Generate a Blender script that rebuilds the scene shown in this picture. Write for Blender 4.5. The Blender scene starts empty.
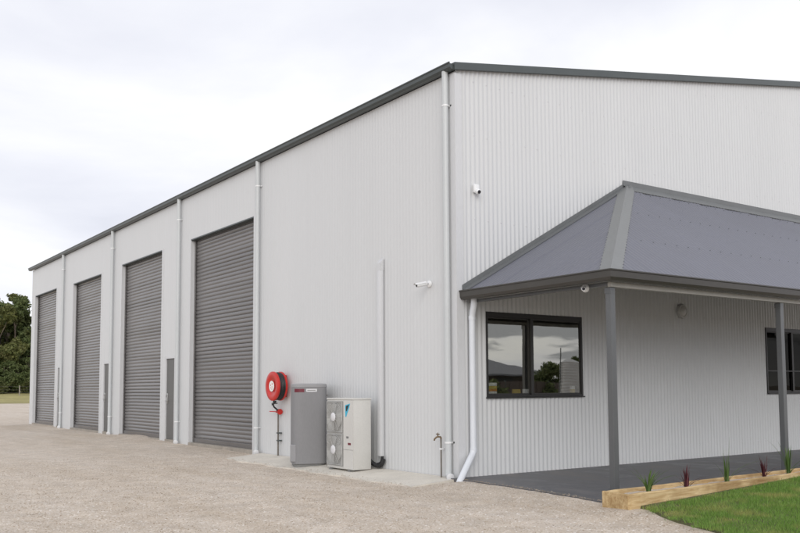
import bpy, bmesh, math, random
import numpy as np
from mathutils import Vector, Matrix, noise
random.seed(7); rng = np.random.default_rng(7)
scene = bpy.context.scene
COL = scene.collection
rad = math.radians

# ------------------------------------------------------------------ materials
def new_mat(name):
    m = bpy.data.materials.new(name); m.use_nodes = True
    nt = m.node_tree; b = nt.nodes['Principled BSDF']
    return m, nt, b
def lin(r, g, b):
    f = lambda c: (c/12.92 if c <= .04045 else ((c+.055)/1.055)**2.4)
    return (f(r/255), f(g/255), f(b/255), 1)
def N(nt, t, **kw):
    n = nt.nodes.new(t)
    for k, v in kw.items():
        if k in n.inputs: n.inputs[k].default_value = v
        else: setattr(n, k, v)
    return n
def paint(name, col, rough=.5, metal=0., var=.06, scale=1.5, stretch=(1, 1, 1), fine=.03, bump=0., bscale=200, spec=.5):
    """paint, metal or plastic with uneven tone: two octaves of value variation in metres"""
    m, nt, b = new_mat(name); L = nt.links
    tc = N(nt, 'ShaderNodeTexCoord'); mp = N(nt, 'ShaderNodeMapping'); mp.inputs['Scale'].default_value = stretch
    L.new(tc.outputs['Object'], mp.inputs['Vector'])
    n1 = N(nt, 'ShaderNodeTexNoise', Scale=scale, Detail=6., Roughness=.6); L.new(mp.outputs[0], n1.inputs['Vector'])
    n2 = N(nt, 'ShaderNodeTexNoise', Scale=scale*25, Detail=3.); L.new(mp.outputs[0], n2.inputs['Vector'])
    r1 = N(nt, 'ShaderNodeMapRange'); r1.inputs[1].default_value = .3; r1.inputs[2].default_value = .7
    r1.inputs[3].default_value = 1-var; r1.inputs[4].default_value = 1+var; L.new(n1.outputs[0], r1.inputs[0])
    r2 = N(nt, 'ShaderNodeMapRange'); r2.inputs[1].default_value = .3; r2.inputs[2].default_value = .7
    r2.inputs[3].default_value = 1-fine; r2.inputs[4].default_value = 1+fine; L.new(n2.outputs[0], r2.inputs[0])
    mu = N(nt, 'ShaderNodeMath', operation='MULTIPLY'); L.new(r1.outputs[0], mu.inputs[0]); L.new(r2.outputs[0], mu.inputs[1])
    vm = N(nt, 'ShaderNodeVectorMath', operation='SCALE'); vm.inputs[0].default_value = col[:3]; L.new(mu.outputs[0], vm.inputs['Scale'])
    L.new(vm.outputs[0], b.inputs['Base Color'])
    rr = N(nt, 'ShaderNodeMapRange'); rr.inputs[3].default_value = max(.02, rough-.07); rr.inputs[4].default_value = min(1, rough+.07)
    L.new(n1.outputs[0], rr.inputs[0]); L.new(rr.outputs[0], b.inputs['Roughness'])
    b.inputs['Metallic'].default_value = metal; b.inputs['Specular IOR Level'].default_value = spec
    if bump:
        n3 = N(nt, 'ShaderNodeTexNoise', Scale=bscale, Detail=3.); L.new(mp.outputs[0], n3.inputs['Vector'])
        bp = N(nt, 'ShaderNodeBump', Strength=bump, Distance=.01); L.new(n3.outputs[0], bp.inputs['Height']); L.new(bp.outputs[0], b.inputs['Normal'])
    return m
M = {}
M['wall'] = paint('off_white_sheet_steel', (.612, .624, .633, 1), .42, 0, .022, .9, (1, 1, .12), .008)
M['trim'] = paint('off_white_folded_trim', (.60, .61, .625, 1), .4, 0, .03, 2, (1, 1, .2))
M['pipe'] = paint('pale_grey_pipe_paint', (.535, .560, .570, 1), .35, 0, .04, 3, (1, 1, .2))
M['pvc'] = paint('white_pvc', (.68, .71, .755, 1), .3, 0, .04, 4, (1, 1, .3))
M['gutter'] = paint('dark_grey_steel', (.060, .072, .073, 1), .38, 0, .1, 3)
M['vgutter'] = paint('bronze_grey_steel', (.048, .045, .040, 1), .36, 0, .12, 3)
M['door'] = paint('charcoal_grey_slats', (.142, .136, .136, 1), .21, .05, .24, .5, (1, .25, 4), .06)
M['pdoor'] = paint('charcoal_door_paint', (.115, .115, .112, 1), .45, 0, .06, 2)
M['post'] = paint('grey_steel_post', (.105, .110, .114, 1), .3, 0, .1, 4, (1, 1, .3))
M['beam'] = paint('galvanised_purlin', (.38, .37, .34, 1), .5, .2, .1, 5)
M['vroof'] = paint('blue_grey_roof_sheet', (.126, .130, .160, 1), .42, 0, .07, 1.2, (1, 1, 1), .03)
M['hipcap'] = paint('grey_roof_flashing', (.165, .172, .173, 1), .4, 0, .08, 3)
M['apron'] = paint('dull_grey_flashing', (.13, .137, .140, 1), .45, 0, .08, 3)
M['roof'] = paint('main_roof_sheet', (.12, .13, .135, 1), .5, 0, .06, 1)
M['frame'] = paint('dark_window_frame', (.016, .0155, .015, 1), .4, 0, .1, 5)
M['white'] = paint('white_plastic', (.78, .79, .80, 1), .35, 0, .03, 8)
M['black'] = paint('black_rubber', (.018, .018, .020, 1), .5, 0, .2, 8)
M['lens'] = paint('black_lens_glass', (.01, .012, .02, 1), .08, 0, .1, 5)
M['red'] = paint('fire_red_paint', (.52, .022, .016, 1), .32, 0, .12, 5)
M['heater'] = paint('mid_grey_enamel', (.245, .245, .253, 1), .6, 0, .05, 2, (1, 1, .3), spec=.25)
M['heatercap'] = paint('grey_plastic_lid', (.30, .30, .31, 1), .5, 0, .05, 4)
M['maroon'] = paint('maroon_label', (.14, .010, .024, 1), .35, 0, .1, 9)
M['label'] = paint('pale_label', (.66, .66, .68, 1), .4, 0, .05, 9)
M['ac'] = paint('ivory_enamel', (.59, .585, .56, 1), .38, 0, .035, 2)
M['acgrey'] = paint('fan_grille_grey', (.47, .47, .455, 1), .45, .1, .05, 5)
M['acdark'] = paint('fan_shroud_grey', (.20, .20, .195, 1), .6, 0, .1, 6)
M['cyan'] = paint('cyan_mark', (.03, .42, .62, 1), .4, 0, .03, 9)
M['ink'] = paint('black_mark', (.012, .014, .016, 1), .4, 0, .03, 9)
M['brass'] = paint('weathered_brass', (.16, .11, .06, 1), .45, .6, .15, 20)
M['galv'] = paint('galvanised_pipe', (.20, .185, .165, 1), .5, .5, .2, 12)
M['chrome'] = paint('satin_steel', (.55, .55, .54, 1), .3, .9, .05, 9)
M['concrete'] = paint('pale_concrete', (.62, .585, .52, 1), .9, 0, .12, 1.8, (1, 1, 1), .08, .35, 60)
M['slab'] = paint('dark_grey_sealed_concrete', (.098, .098, .106, 1), .5, 0, .38, 2.2, (1, 1, 1), .12, .15, 50)
M['sill'] = paint('stained_concrete_sill', (.33, .30, .26, 1), .9, 0, .2, 3, (1, 1, 1), .1)
M['fanshade'] = paint('fan_recess_grey', (.34, .34, .33, 1), .6, 0, .06, 6)
M['floor'] = paint('workshop_floor', (.16, .16, .155, 1), .8, 0, .1, 1)
M['stem'] = paint('plant_stem', (.09, .13, .04, 1), .6, 0, .1, 10)
M['trunk'] = paint('eucalypt_bark', (.15, .12, .095, 1), .9, 0, .3, 2, (1, 1, .3), .1, .5, 20)
M['timberpost'] = paint('weathered_fence_post', (.30, .27, .23, 1), .9, 0, .2, 4)
M['undershade'] = paint('painted_roof_shade', (.035, .036, .032, 1), .7)  # near-black colour standing in for the shade under the verandah roof
M['housewall'] = paint('dark_brick_wall', (.085, .07, .06, 1), .9, 0, .15, 2)
M['houseroof'] = paint('house_roof_steel', (.16, .165, .19, 1), .5, 0, .08, 1)
M['fencepanel'] = paint('brown_steel_fence', (.06, .045, .037, 1), .6, 0, .1, 1)
M['tank'] = paint('grey_tank_steel', (.44, .45, .47, 1), .5, .1, .08, 2)
M['yellow'] = paint('yellow_card', (.55, .42, .10, 1), .6)
M['orange'] = paint('orange_paper', (.55, .22, .05, 1), .6)
M['paper'] = paint('white_paper', (.78, .78, .76, 1), .6)

def timber():
    m, nt, b = new_mat('treated_pine'); L = nt.links
    tc = N(nt, 'ShaderNodeTexCoord'); mp = N(nt, 'ShaderNodeMapping'); mp.inputs['Scale'].default_value = (1.2, 14, 14)
    L.new(tc.outputs['Object'], mp.inputs['Vector'])
    n1 = N(nt, 'ShaderNodeTexNoise', Scale=2.2, Detail=7., Roughness=.62, Distortion=.6); L.new(mp.outputs[0], n1.inputs['Vector'])
    n2 = N(nt, 'ShaderNodeTexNoise', Scale=2.6, Detail=5.); L.new(tc.outputs['Object'], n2.inputs['Vector'])
    cr = N(nt, 'ShaderNodeValToRGB'); e = cr.color_ramp.elements
    e[0].position = .3; e[0].color = (.43, .27, .115, 1); e[1].position = .66; e[1].color = (.70, .545, .31, 1)
    L.new(n1.outputs[0], cr.inputs[0])
    cr2 = N(nt, 'ShaderNodeValToRGB'); e = cr2.color_ramp.elements
    e[0].position = .38; e[0].color = (.55, .48, .38, 1); e[1].position = .6; e[1].color = (1, 1, 1, 1)
    L.new(n2.outputs[0], cr2.inputs[0])
    mx = N(nt, 'ShaderNodeMix', data_type='RGBA', blend_type='MULTIPLY'); mx.inputs[0].default_value = .8
    L.new(cr.outputs[0], mx.inputs[6]); L.new(cr2.outputs[0], mx.inputs[7]); L.new(mx.outputs[2], b.inputs['Base Color'])
    b.inputs['Roughness'].default_value = .85
    bp = N(nt, 'ShaderNodeBump', Strength=.5, Distance=.006); L.new(n1.outputs[0], bp.inputs['Height']); L.new(bp.outputs[0], b.inputs['Normal'])
    return m
M['timber'] = timber()

def sealed_slab():
    m, nt, b = new_mat('dark_sealed_slab'); L = nt.links
    tc = N(nt, 'ShaderNodeTexCoord'); mp = N(nt, 'ShaderNodeMapping'); mp.inputs['Scale'].default_value = (1, .55, 1); L.new(tc.outputs['Object'], mp.inputs['Vector'])
    n1 = N(nt, 'ShaderNodeTexNoise', Scale=1.7, Detail=8., Roughness=.66, Distortion=.5); L.new(mp.outputs[0], n1.inputs['Vector'])
    n2 = N(nt, 'ShaderNodeTexNoise', Scale=16., Detail=5., Roughness=.7); L.new(mp.outputs[0], n2.inputs['Vector'])
    ad = N(nt, 'ShaderNodeMath', operation='MULTIPLY_ADD'); ad.inputs[1].default_value = .35; L.new(n2.outputs[0], ad.inputs[0]); L.new(n1.outputs[0], ad.inputs[2])
    cr = N(nt, 'ShaderNodeValToRGB'); e = cr.color_ramp.elements
    e[0].position = .5; e[0].color = (.060, .061, .068, 1); e[1].position = .86; e[1].color = (.20, .19, .185, 1); k = cr.color_ramp.elements.new(.68); k.color = (.105, .105, .113, 1)
    L.new(ad.outputs[0], cr.inputs[0]); L.new(cr.outputs[0], b.inputs['Base Color'])
    rr = N(nt, 'ShaderNodeMapRange'); rr.inputs[1].default_value = .45; rr.inputs[2].default_value = .85; rr.inputs[3].default_value = .28; rr.inputs[4].default_value = .7; L.new(ad.outputs[0], rr.inputs[0]); L.new(rr.outputs[0], b.inputs['Roughness'])
    bp = N(nt, 'ShaderNodeBump', Strength=.15, Distance=.01); L.new(n2.outputs[0], bp.inputs['Height']); L.new(bp.outputs[0], b.inputs['Normal'])
    return m
M['slab'] = sealed_slab()
def gravel(name, island=False):
    m, nt, b = new_mat(name); L = nt.links
    tc = N(nt, 'ShaderNodeTexCoord')
    cr = N(nt, 'ShaderNodeValToRGB'); E = cr.color_ramp
    for p, c in ((.0, (.32, .258, .198, 1)), (.25, (.435, .365, .292, 1)), (.55, (.505, .434, .356, 1)), (.8, (.55, .486, .412, 1)), (1., (.59, .535, .47, 1))):
        if p in (0., 1.): el = E.elements[int(p)]
        else: el = E.elements.new(p)
        el.color = c
    big = N(nt, 'ShaderNodeTexNoise', Scale=.35, Detail=5., Roughness=.6); L.new(tc.outputs['Object'], big.inputs['Vector'])
    mid = N(nt, 'ShaderNodeTexNoise', Scale=3.2, Detail=4.); L.new(tc.outputs['Object'], mid.inputs['Vector'])
    if island:
        for el, c in zip(E.elements, ((.29, .235, .18, 1), (.36, .30, .235, 1), (.40, .345, .28, 1), (.435, .38, .315, 1), (.47, .42, .36, 1))): el.color = c
        g = N(nt, 'ShaderNodeNewGeometry'); L.new(g.outputs['Random Per Island'], cr.inputs[0])
    else:
        v = N(nt, 'ShaderNodeTexVoronoi', Scale=58.); L.new(tc.outputs['Object'], v.inputs['Vector'])
        L.new(v.outputs['Color'], cr.inputs[0])
        v2 = N(nt, 'ShaderNodeTexVoronoi', Scale=58.); L.new(tc.outputs['Object'], v2.inputs['Vector'])
        n3 = N(nt, 'ShaderNodeTexNoise', Scale=9., Detail=6., Roughness=.7); L.new(tc.outputs['Object'], n3.inputs['Vector'])
        ad = N(nt, 'ShaderNodeMath', operation='MULTIPLY_ADD'); ad.inputs[1].default_value = -.9
        L.new(v2.outputs['Distance'], ad.inputs[0]); L.new(n3.outputs[0], ad.inputs[2])
        bp = N(nt, 'ShaderNodeBump', Strength=.55, Distance=.02); L.new(ad.outputs[0], bp.inputs['Height']); L.new(bp.outputs[0], b.inputs['Normal'])
    mb = N(nt, 'ShaderNodeMapping'); mb.inputs['Scale'].default_value = (1.25, .10, 1); mb.inputs['Rotation'].default_value = (0, 0, .12); L.new(tc.outputs['Object'], mb.inputs['Vector'])
    bn = N(nt, 'ShaderNodeTexNoise', Scale=1., Detail=3., Roughness=.5, Distortion=.3); L.new(mb.outputs[0], bn.inputs['Vector'])
    bm_ = N(nt, 'ShaderNodeMix', data_type='FLOAT'); bm_.inputs[0].default_value = .5; L.new(big.outputs[0], bm_.inputs[2]); L.new(bn.outputs[0], bm_.inputs[3])
    r1 = N(nt, 'ShaderNodeValToRGB'); e = r1.color_ramp.elements
    e[0].position = .36; e[0].color = (.96, .925, .88, 1); e[1].position = .64; e[1].color = (1.12, 1.125, 1.14, 1)
    L.new(bm_.outputs[0], r1.inputs[0])
    r2 = N(nt, 'ShaderNodeMapRange'); r2.inputs[1].default_value = .3; r2.inputs[2].default_value = .7; r2.inputs[3].default_value = .9; r2.inputs[4].default_value = 1.1
    L.new(mid.outputs[0], r2.inputs[0])
    mx = N(nt, 'ShaderNodeMix', data_type='RGBA', blend_type='MULTIPLY'); mx.inputs[0].default_value = 1
    L.new(cr.outputs[0], mx.inputs[6]); L.new(r1.outputs[0], mx.inputs[7])
    sc = N(nt, 'ShaderNodeVectorMath', operation='SCALE'); L.new(mx.outputs[2], sc.inputs[0]); L.new(r2.outputs[0], sc.inputs['Scale'])
    L.new(sc.outputs[0], b.inputs['Base Color']); b.inputs['Roughness'].default_value = .95; b.inputs['Specular IOR Level'].default_value = .2
    return m
M['gravel'] = gravel('crushed_gravel'); M['stones'] = gravel('loose_gravel_stones', True)

def leafy(name, c0, c1, c2, patch=None, pscale=1.2, rough=.6, trans=.25):
    """leaf colour varied per leaf and in soft patches"""
    m, nt, b = new_mat(name); L = nt.links
    g = N(nt, 'ShaderNodeNewGeometry'); cr = N(nt, 'ShaderNodeValToRGB'); e = cr.color_ramp.elements
    e[0].color = c0; e[1].color = c2; k = cr.color_ramp.elements.new(.5); k.color = c1
    L.new(g.outputs['Random Per Island'], cr.inputs[0]); out = cr.outputs[0]
    if patch:
        tc = N(nt, 'ShaderNodeTexCoord'); n = N(nt, 'ShaderNodeTexNoise', Scale=pscale, Detail=4.); L.new(tc.outputs['Object'], n.inputs['Vector'])
        mr = N(nt, 'ShaderNodeMapRange'); mr.inputs[1].default_value = .5; mr.inputs[2].default_value = .68; mr.inputs[4].default_value = .75; L.new(n.outputs[0], mr.inputs[0])
        mx = N(nt, 'ShaderNodeMix', data_type='RGBA'); L.new(mr.outputs[0], mx.inputs[0]); L.new(out, mx.inputs[6]); mx.inputs[7].default_value = patch; out = mx.outputs[2]
    L.new(out, b.inputs['Base Color']); b.inputs['Roughness'].default_value = rough; b.inputs['Specular IOR Level'].default_value = .3
    t = N(nt, 'ShaderNodeBsdfTranslucent'); L.new(out, t.inputs['Color'])
    ms = N(nt, 'ShaderNodeMixShader'); ms.inputs[0].default_value = trans
    L.new(b.outputs[0], ms.inputs[1]); L.new(t.outputs[0], ms.inputs[2]); L.new(ms.outputs[0], nt.nodes['Material Output'].inputs['Surface'])
    return m
M['grass'] = leafy('lawn_blades', (.105, .205, .034, 1), (.17, .30, .052, 1), (.26, .40, .095, 1), (.42, .38, .14, 1), 2.4)
M['soil'] = paint('lawn_thatch', (.10, .098, .042, 1), .95, 0, .3, 3, (1, 1, 1), .2, .8, 80)
M['field'] = paint('dry_field_grass', (.30, .265, .105, 1), .95, 0, .3, .12, (1, 1, 1), .15, .6, 8)
M['leaf'] = leafy('eucalypt_leaves', (.072, .098, .034, 1), (.115, .15, .052, 1), (.18, .215, .085, 1), (.12, .115, .045, 1), .35)
M['leaf2'] = leafy('olive_leaves', (.09, .108, .036, 1), (.145, .16, .052, 1), (.21, .215, .08, 1), (.11, .09, .04, 1), .4)
M['strap'] = leafy('green_strap_leaf', (.065, .125, .030, 1), (.10, .175, .045, 1), (.16, .23, .075, 1))
M['purple'] = leafy('burgundy_leaf', (.060, .016, .022, 1), (.095, .028, .036, 1), (.15, .05, .055, 1))

def glass(name, refl, tint):
    """tinted, partly mirrored window glass"""
    m, nt, b = new_mat(name); L = nt.links; nt.nodes.remove(b)
    gl = N(nt, 'ShaderNodeBsdfGlossy'); gl.inputs['Roughness'].default_value = .012; gl.inputs['Color'].default_value = (.95, .93, .84, 1)
    tr = N(nt, 'ShaderNodeBsdfTransparent'); tr.inputs['Color'].default_value = tint
    tc = N(nt, 'ShaderNodeTexCoord'); n = N(nt, 'ShaderNodeTexNoise', Scale=1.6, Detail=1.); L.new(tc.outputs['Object'], n.inputs['Vector'])
    bp = N(nt, 'ShaderNodeBump', Strength=.05, Distance=.02); L.new(n.outputs[0], bp.inputs['Height']); L.new(bp.outputs[0], gl.inputs['Normal'])
    ms = N(nt, 'ShaderNodeMixShader'); ms.inputs[0].default_value = refl
    L.new(tr.outputs[0], ms.inputs[1]); L.new(gl.outputs[0], ms.inputs[2]); L.new(ms.outputs[0], nt.nodes['Material Output'].inputs['Surface'])
    return m
M['glass'] = glass('tinted_glass', .36, (.78, .80, .80, 1))
M['screenglass'] = glass('glass_behind_fly_screen', .02, (.03, .03, .034, 1))

# ------------------------------------------------------------------ mesh helpers
def tag(o, label=None, cat=None, group=None, kind=None):
    if label: o['label'] = label
    if cat: o['category'] = cat
    if group: o['group'] = group
    if kind: o['kind'] = kind
    return o
def thing(name, label, cat, loc, group=None):
    o = bpy.data.objects.new(name, None); o.empty_display_size = .2; COL.objects.link(o); o.location = loc
    return tag(o, label, cat, group)
def root_loc(p):
    v = Vector((0, 0, 0))
    while p is not None: v = v + p.location; p = p.parent
    return v
def obj(name, bm, mat, parent=None, smooth=False, angle=40, origin=None):
    """link a bmesh (world coordinates) as ONE mesh object, under its thing if it has one"""
    me = bpy.data.meshes.new(name)
    off = root_loc(parent) if parent else Vector(origin or (0, 0, 0))
    bmesh.ops.translate(bm, verts=bm.verts, vec=-off)
    bm.normal_update(); bm.to_mesh(me); bm.free()
    for mm in (mat if isinstance(mat, (list, tuple)) else [mat]): me.materials.append(mm)
    if smooth:
        for p in me.polygons: p.use_smooth = True
        try: me.set_sharp_from_angle(angle=rad(angle))
        except Exception: pass
    o = bpy.data.objects.new(name, me); COL.objects.link(o)
    if parent: o.parent = parent
    else: o.location = off
    return o
def raw(name, V, F, mat, parent=None, smooth=False, origin=(0, 0, 0)):
    """numpy verts and faces of equal size to one mesh object"""
    V = np.asarray(V, dtype=np.float32); F = np.asarray(F, dtype=np.int32); n = F.shape[1]
    off = root_loc(parent) if parent else Vector(origin)
    V = V-np.array(off, dtype=np.float32)
    me = bpy.data.meshes.new(name)
    me.vertices.add(len(V)); me.vertices.foreach_set('co', V.ravel())
    me.loops.add(F.size); me.loops.foreach_set('vertex_index', F.ravel())
    me.polygons.add(len(F)); me.polygons.foreach_set('loop_start', np.arange(0, F.size, n, dtype=np.int32))
    me.polygons.foreach_set('use_smooth', np.full(len(F), smooth))
    me.update(calc_edges=True); me.validate()
    for mm in (mat if isinstance(mat, (list, tuple)) else [mat]): me.materials.append(mm)
    o = bpy.data.objects.new(name, me); COL.objects.link(o)
    if parent: o.parent = parent
    else: o.location = off
    return o
def box(bm, lo, hi, bev=0., mtx=None, seg=2):
    r = bmesh.ops.create_cube(bm, size=1)
    vs = r['verts']; lo = Vector(lo); hi = Vector(hi)
    for v in vs: v.co = Vector(((lo[i]+hi[i])/2+v.co[i]*(hi[i]-lo[i]) for i in range(3)))
    if bev:
        es = list({e for v in vs for e in v.link_edges})
        q = bmesh.ops.bevel(bm, geom=es, offset=bev, segments=seg, affect='EDGES', profile=.5)
        vs = list({v for f in q['faces'] for v in f.verts} | {v for v in vs if v.is_valid})
    if mtx is not None: bmesh.ops.transform(bm, matrix=mtx, verts=vs)
    return vs
def B(): return bmesh.new()
def boxes(*args, bev=0.):
    bm = B()
    for lo, hi in args: box(bm, lo, hi, bev)
    return bm
def tube(bm, pts, r, n=12, cap=True):
    pts = [Vector(p) for p in pts]; rs = r if isinstance(r, (list, tuple)) else [r]*len(pts)
    rings = []; up = None
    for i, p in enumerate(pts):
        t = ((pts[min(i+1, len(pts)-1)]-p).normalized()+(p-pts[max(i-1, 0)]).normalized()).normalized()
        if up is None: up = Vector((0, 0, 1)) if abs(t.z) < .9 else Vector((1, 0, 0))
        a = t.cross(up).normalized(); up = a.cross(t).normalized()
        k = 1.
        if 0 < i < len(pts)-1: k = 1/max(.5, math.cos((pts[i+1]-p).angle(p-pts[i-1])/2))
        rings.append([bm.verts.new(p+(a*math.cos(q)+up*math.sin(q))*rs[i]*(k if .9 < k < 1.3 else 1)) for q in [2*math.pi*j/n for j in range(n)]])
    for A, C in zip(rings, rings[1:]):
        for j in range(n): bm.faces.new((A[j], A[(j+1) % n], C[(j+1) % n], C[j]))
    if cap: bm.faces.new(rings[0]); bm.faces.new(rings[-1][::-1])
def bend(pts, r, n=5):
    """round the inner corners of a polyline"""
    pts = [Vector(p) for p in pts]; out = [pts[0]]
    for i in range(1, len(pts)-1):
        a, b, c = pts[i-1], pts[i], pts[i+1]
        d = min(r, (a-b).length*.48, (c-b).length*.48); p0 = b+(a-b).normalized()*d; p1 = b+(c-b).normalized()*d
        for k in range(n+1):
            t = k/n; out.append(p0*(1-t)**2+b*2*t*(1-t)+p1*t*t)
    return out+[pts[-1]]
def lathe(bm, prof, c, axis=(0, 0, 1), n=32):
    """turn (radius, height) pairs about an axis through c"""
    ax = Vector(axis).normalized(); a = ax.orthogonal().normalized(); b = ax.cross(a); c = Vector(c); rings = []
    for r, h in prof:
        rings.append([bm.verts.new(c+ax*h+(a*math.cos(q)+b*math.sin(q))*r) for q in [2*math.pi*j/n for j in range(n)]] if r > 1e-6 else [bm.verts.new(c+ax*h)])
    for A, C in zip(rings, rings[1:]):
        for j in range(n):
            k = (j+1) % n
            if len(A) == 1 and len(C) == 1: continue
            if len(A) == 1: bm.faces.new((A[0], C[k], C[j]))
            elif len(C) == 1: bm.faces.new((A[j], A[k], C[0]))
            else: bm.faces.new((A[j], A[k], C[k], C[j]))
def extrude_poly(bm, pts, z0, z1):
    lo = [bm.verts.new((p[0], p[1], z0)) for p in pts]; hi = [bm.verts.new((p[0], p[1], p[2] if len(p) > 2 else z1)) for p in pts]; n = len(pts)
    bm.faces.new(hi); bm.faces.new(lo[::-1])
    for i in range(n): bm.faces.new((lo[i], lo[(i+1) % n], hi[(i+1) % n], hi[i]))
def sweep(bm, path, prof, side=1):
    """sweep an (outward, up) profile along a level path, mitred at its corners"""
    path = [Vector(p) for p in path]; rings = []
    for i, p in enumerate(path):
        d0 = (p-path[i-1]).normalized() if i else None; d1 = (path[i+1]-p).normalized() if i < len(path)-1 else None
        if d0 is None: d0 = d1
        if d1 is None: d1 = d0
        n0 = Vector((d0.y, -d0.x, 0))*side; n1 = Vector((d1.y, -d1.x, 0))*side; n = n0+n1; n = n/(n.dot(n0))
        rings.append([bm.verts.new(p+n*o+Vector((0, 0, h))) for o, h in prof])
    k = len(prof)
    for A, C in zip(rings, rings[1:]):
        for j in range(k): bm.faces.new((A[j], A[(j+1) % k], C[(j+1) % k], C[j]))
    bm.faces.new(rings[0]); bm.faces.new(rings[-1][::-1])
def each(name, bm, mat, parent, **kw):
    """one object per separate piece of the mesh"""
    bm.verts.index_update(); bm.verts.ensure_lookup_table(); seen = set(); out = []
    for v in bm.verts:
        if v in seen: continue
        st = [v]; isl = []; seen.add(v)
        while st:
            a = st.pop(); isl.append(a)
            for e in a.link_edges:
                b = e.other_vert(a)
                if b not in seen: seen.add(b); st.append(b)
        nb = bmesh.new(); mp = {a: nb.verts.new(a.co) for a in isl}
        for f in {f for a in isl for f in a.link_faces}: nb.faces.new([mp[x] for x in f.verts])
        out.append(obj(name, nb, mat, parent, **kw))
    bm.free(); return out
def fixn(bm): bmesh.ops.recalc_face_normals(bm, faces=bm.faces); return bm

# corrugated sheet standing on a line: u = metres along it, holes = [(u0, u1, z0, z1)]
PITCH, AMP = .09, .0085
def corrugated_wall(name, parent, P0, du, nrm, u0, u1, z0, ztop, holes, mat, AMP=AMP, fasteners=False):
    us = set(np.round(np.arange(u0, u1+1e-6, PITCH/6), 4)) | {u0, u1}
    for h in holes: us |= {h[0], h[1]}
    us = sorted(us); bm = B(); cache = {}
    P0 = Vector(P0); du = Vector(du); nrm = Vector(nrm)
    def V(u, z):
        k = (round(u, 4), round(z, 4))
        if k not in cache:
            w = .0009*math.sin(u*3.1+z*.7)+.0006*math.sin(u*7.7)          # sheets are never quite flat
            lap = .0016*((u/.76) % 1.)
            cache[k] = bm.verts.new(P0+du*u+nrm*(AMP*math.cos(2*math.pi*u/PITCH)+w+lap)+Vector((0, 0, z)))
        return cache[k]
    for a, b in zip(us, us[1:]):
        m = (a+b)/2; spans = [[z0, None]]
        for h in sorted([h for h in holes if h[0] < m < h[1]], key=lambda h: h[2]):
            spans[-1][1] = h[2]; spans.append([h[3], None])
        for s0, s1 in spans:
            if s1 is not None and s1-s0 < .01: continue
            ta, tb = (s1, s1) if s1 is not None else (ztop(a), ztop(b))
            bm.faces.new((V(a, s0), V(b, s0), V(b, tb), V(a, ta)))
    for f in bm.faces:
        f.normal_update()
        if f.normal.dot(nrm) < 0: f.normal_flip()
    if fasteners:
        for z in (.25, 1.05, 2.62, 3.9, 5.2, 6.05, 7.0):
            u = PITCH
            while u < u1:
                if z < ztop(u)-.1 and not any(h[0]-.03 < u < h[1]+.03 and h[2]-.05 < z < h[3]+.05 for h in holes):
                    n0 = len(bm.faces); lathe(bm, [(.008, 0), (.008, .005), (.004, .009), (0, .009)], P0+du*u+nrm*(AMP+.0005)+Vector((0, 0, z+random.uniform(-.006, .006))), nrm, 6)
                    bm.faces.ensure_lookup_table()
                    for f in bm.faces[n0:]: f.material_index = 1
                u += 3*PITCH
    return obj(name, bm, mat, parent, smooth=True, angle=70)

# ------------------------------------------------------------------ the setting
def grid(lo, hi, fine_lo, fine_hi, step):
    a = list(np.arange(fine_lo, fine_hi+1e-6, step)); d = step
    while a[-1] < hi: d *= 1.35; a.append(min(hi, a[-1]+d))
    d = step
    while a[0] > lo: d *= 1.35; a.insert(0, max(lo, a[0]-d))
    return np.array(a)
LAWN_EDGE = [(-.56, -3.86), (-.80, -4.25), (-1.0, -4.7), (-1.25, -5.3), (-1.75, -6.6), (-2.1, -7.6)]
def lawn_x(y):
    ys = [p[1] for p in LAWN_EDGE][::-1]; xs = [p[0] for p in LAWN_EDGE][::-1]
    return np.interp(y, ys, xs)
def ground_z(x, y):
    z = -.032+.016*noise.noise((x*.55, y*.55, 1.3))+.010*noise.noise((x*1.9, y*1.9, 4.1))
    z += .10*math.exp(-((x+.15)/.75)**2-((y-14.2)/1.5)**2)                # gravel heaped at the third door
    z += .05*math.exp(-((x+.2)/.6)**2-((y-24.8)/1.8)**2)
    if x < .3: z -= .05*math.exp(-((x+.6)/1.6)**2)*(1/(1+math.exp((y-7.2)/.5)))*(1/(1+math.exp((-1-y)/.5)))
    sg = lambda q: .5+.5*math.tanh(q/2)
    k = sg((x+.62)/.06)*sg((y+3.45)/.06)*sg(-(y+.15)/.08)
    z = z*(1-k)-.010*k
    z += .012*math.exp(-((x-float(lawn_x(y))+.1)/.2)**2)*(1 if y < -4 else 0)
    z += .040*math.exp(-((x+.75)/.5)**2-((y+3.72)/.42)**2)*(1-k)
    return min(z, -.008) if x > .1 else z
gx = np.unique(np.round(np.concatenate([grid(-1500, 1500, -14, 6, .25), np.arange(-1.2, .3, .05)]), 3)); gy = np.unique(np.round(np.concatenate([grid(-1500, 2500, -9, 30, .25), np.arange(-3.8, .3, .1)]), 3))
V = np.array([(x, y, ground_z(x, y) if abs(x) < 60 and abs(y) < 100 else -.032) for y in gy for x in gx])
nx, ny = len(gx), len(gy)
F = np.array([(j*nx+i, j*nx+i+1, (j+1)*nx+i+1, (j+1)*nx+i) for j in range(ny-1) for i in range(nx-1)])
tag(raw('gravel_yard', V, F, M['gravel'], smooth=True), kind='structure')

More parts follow.
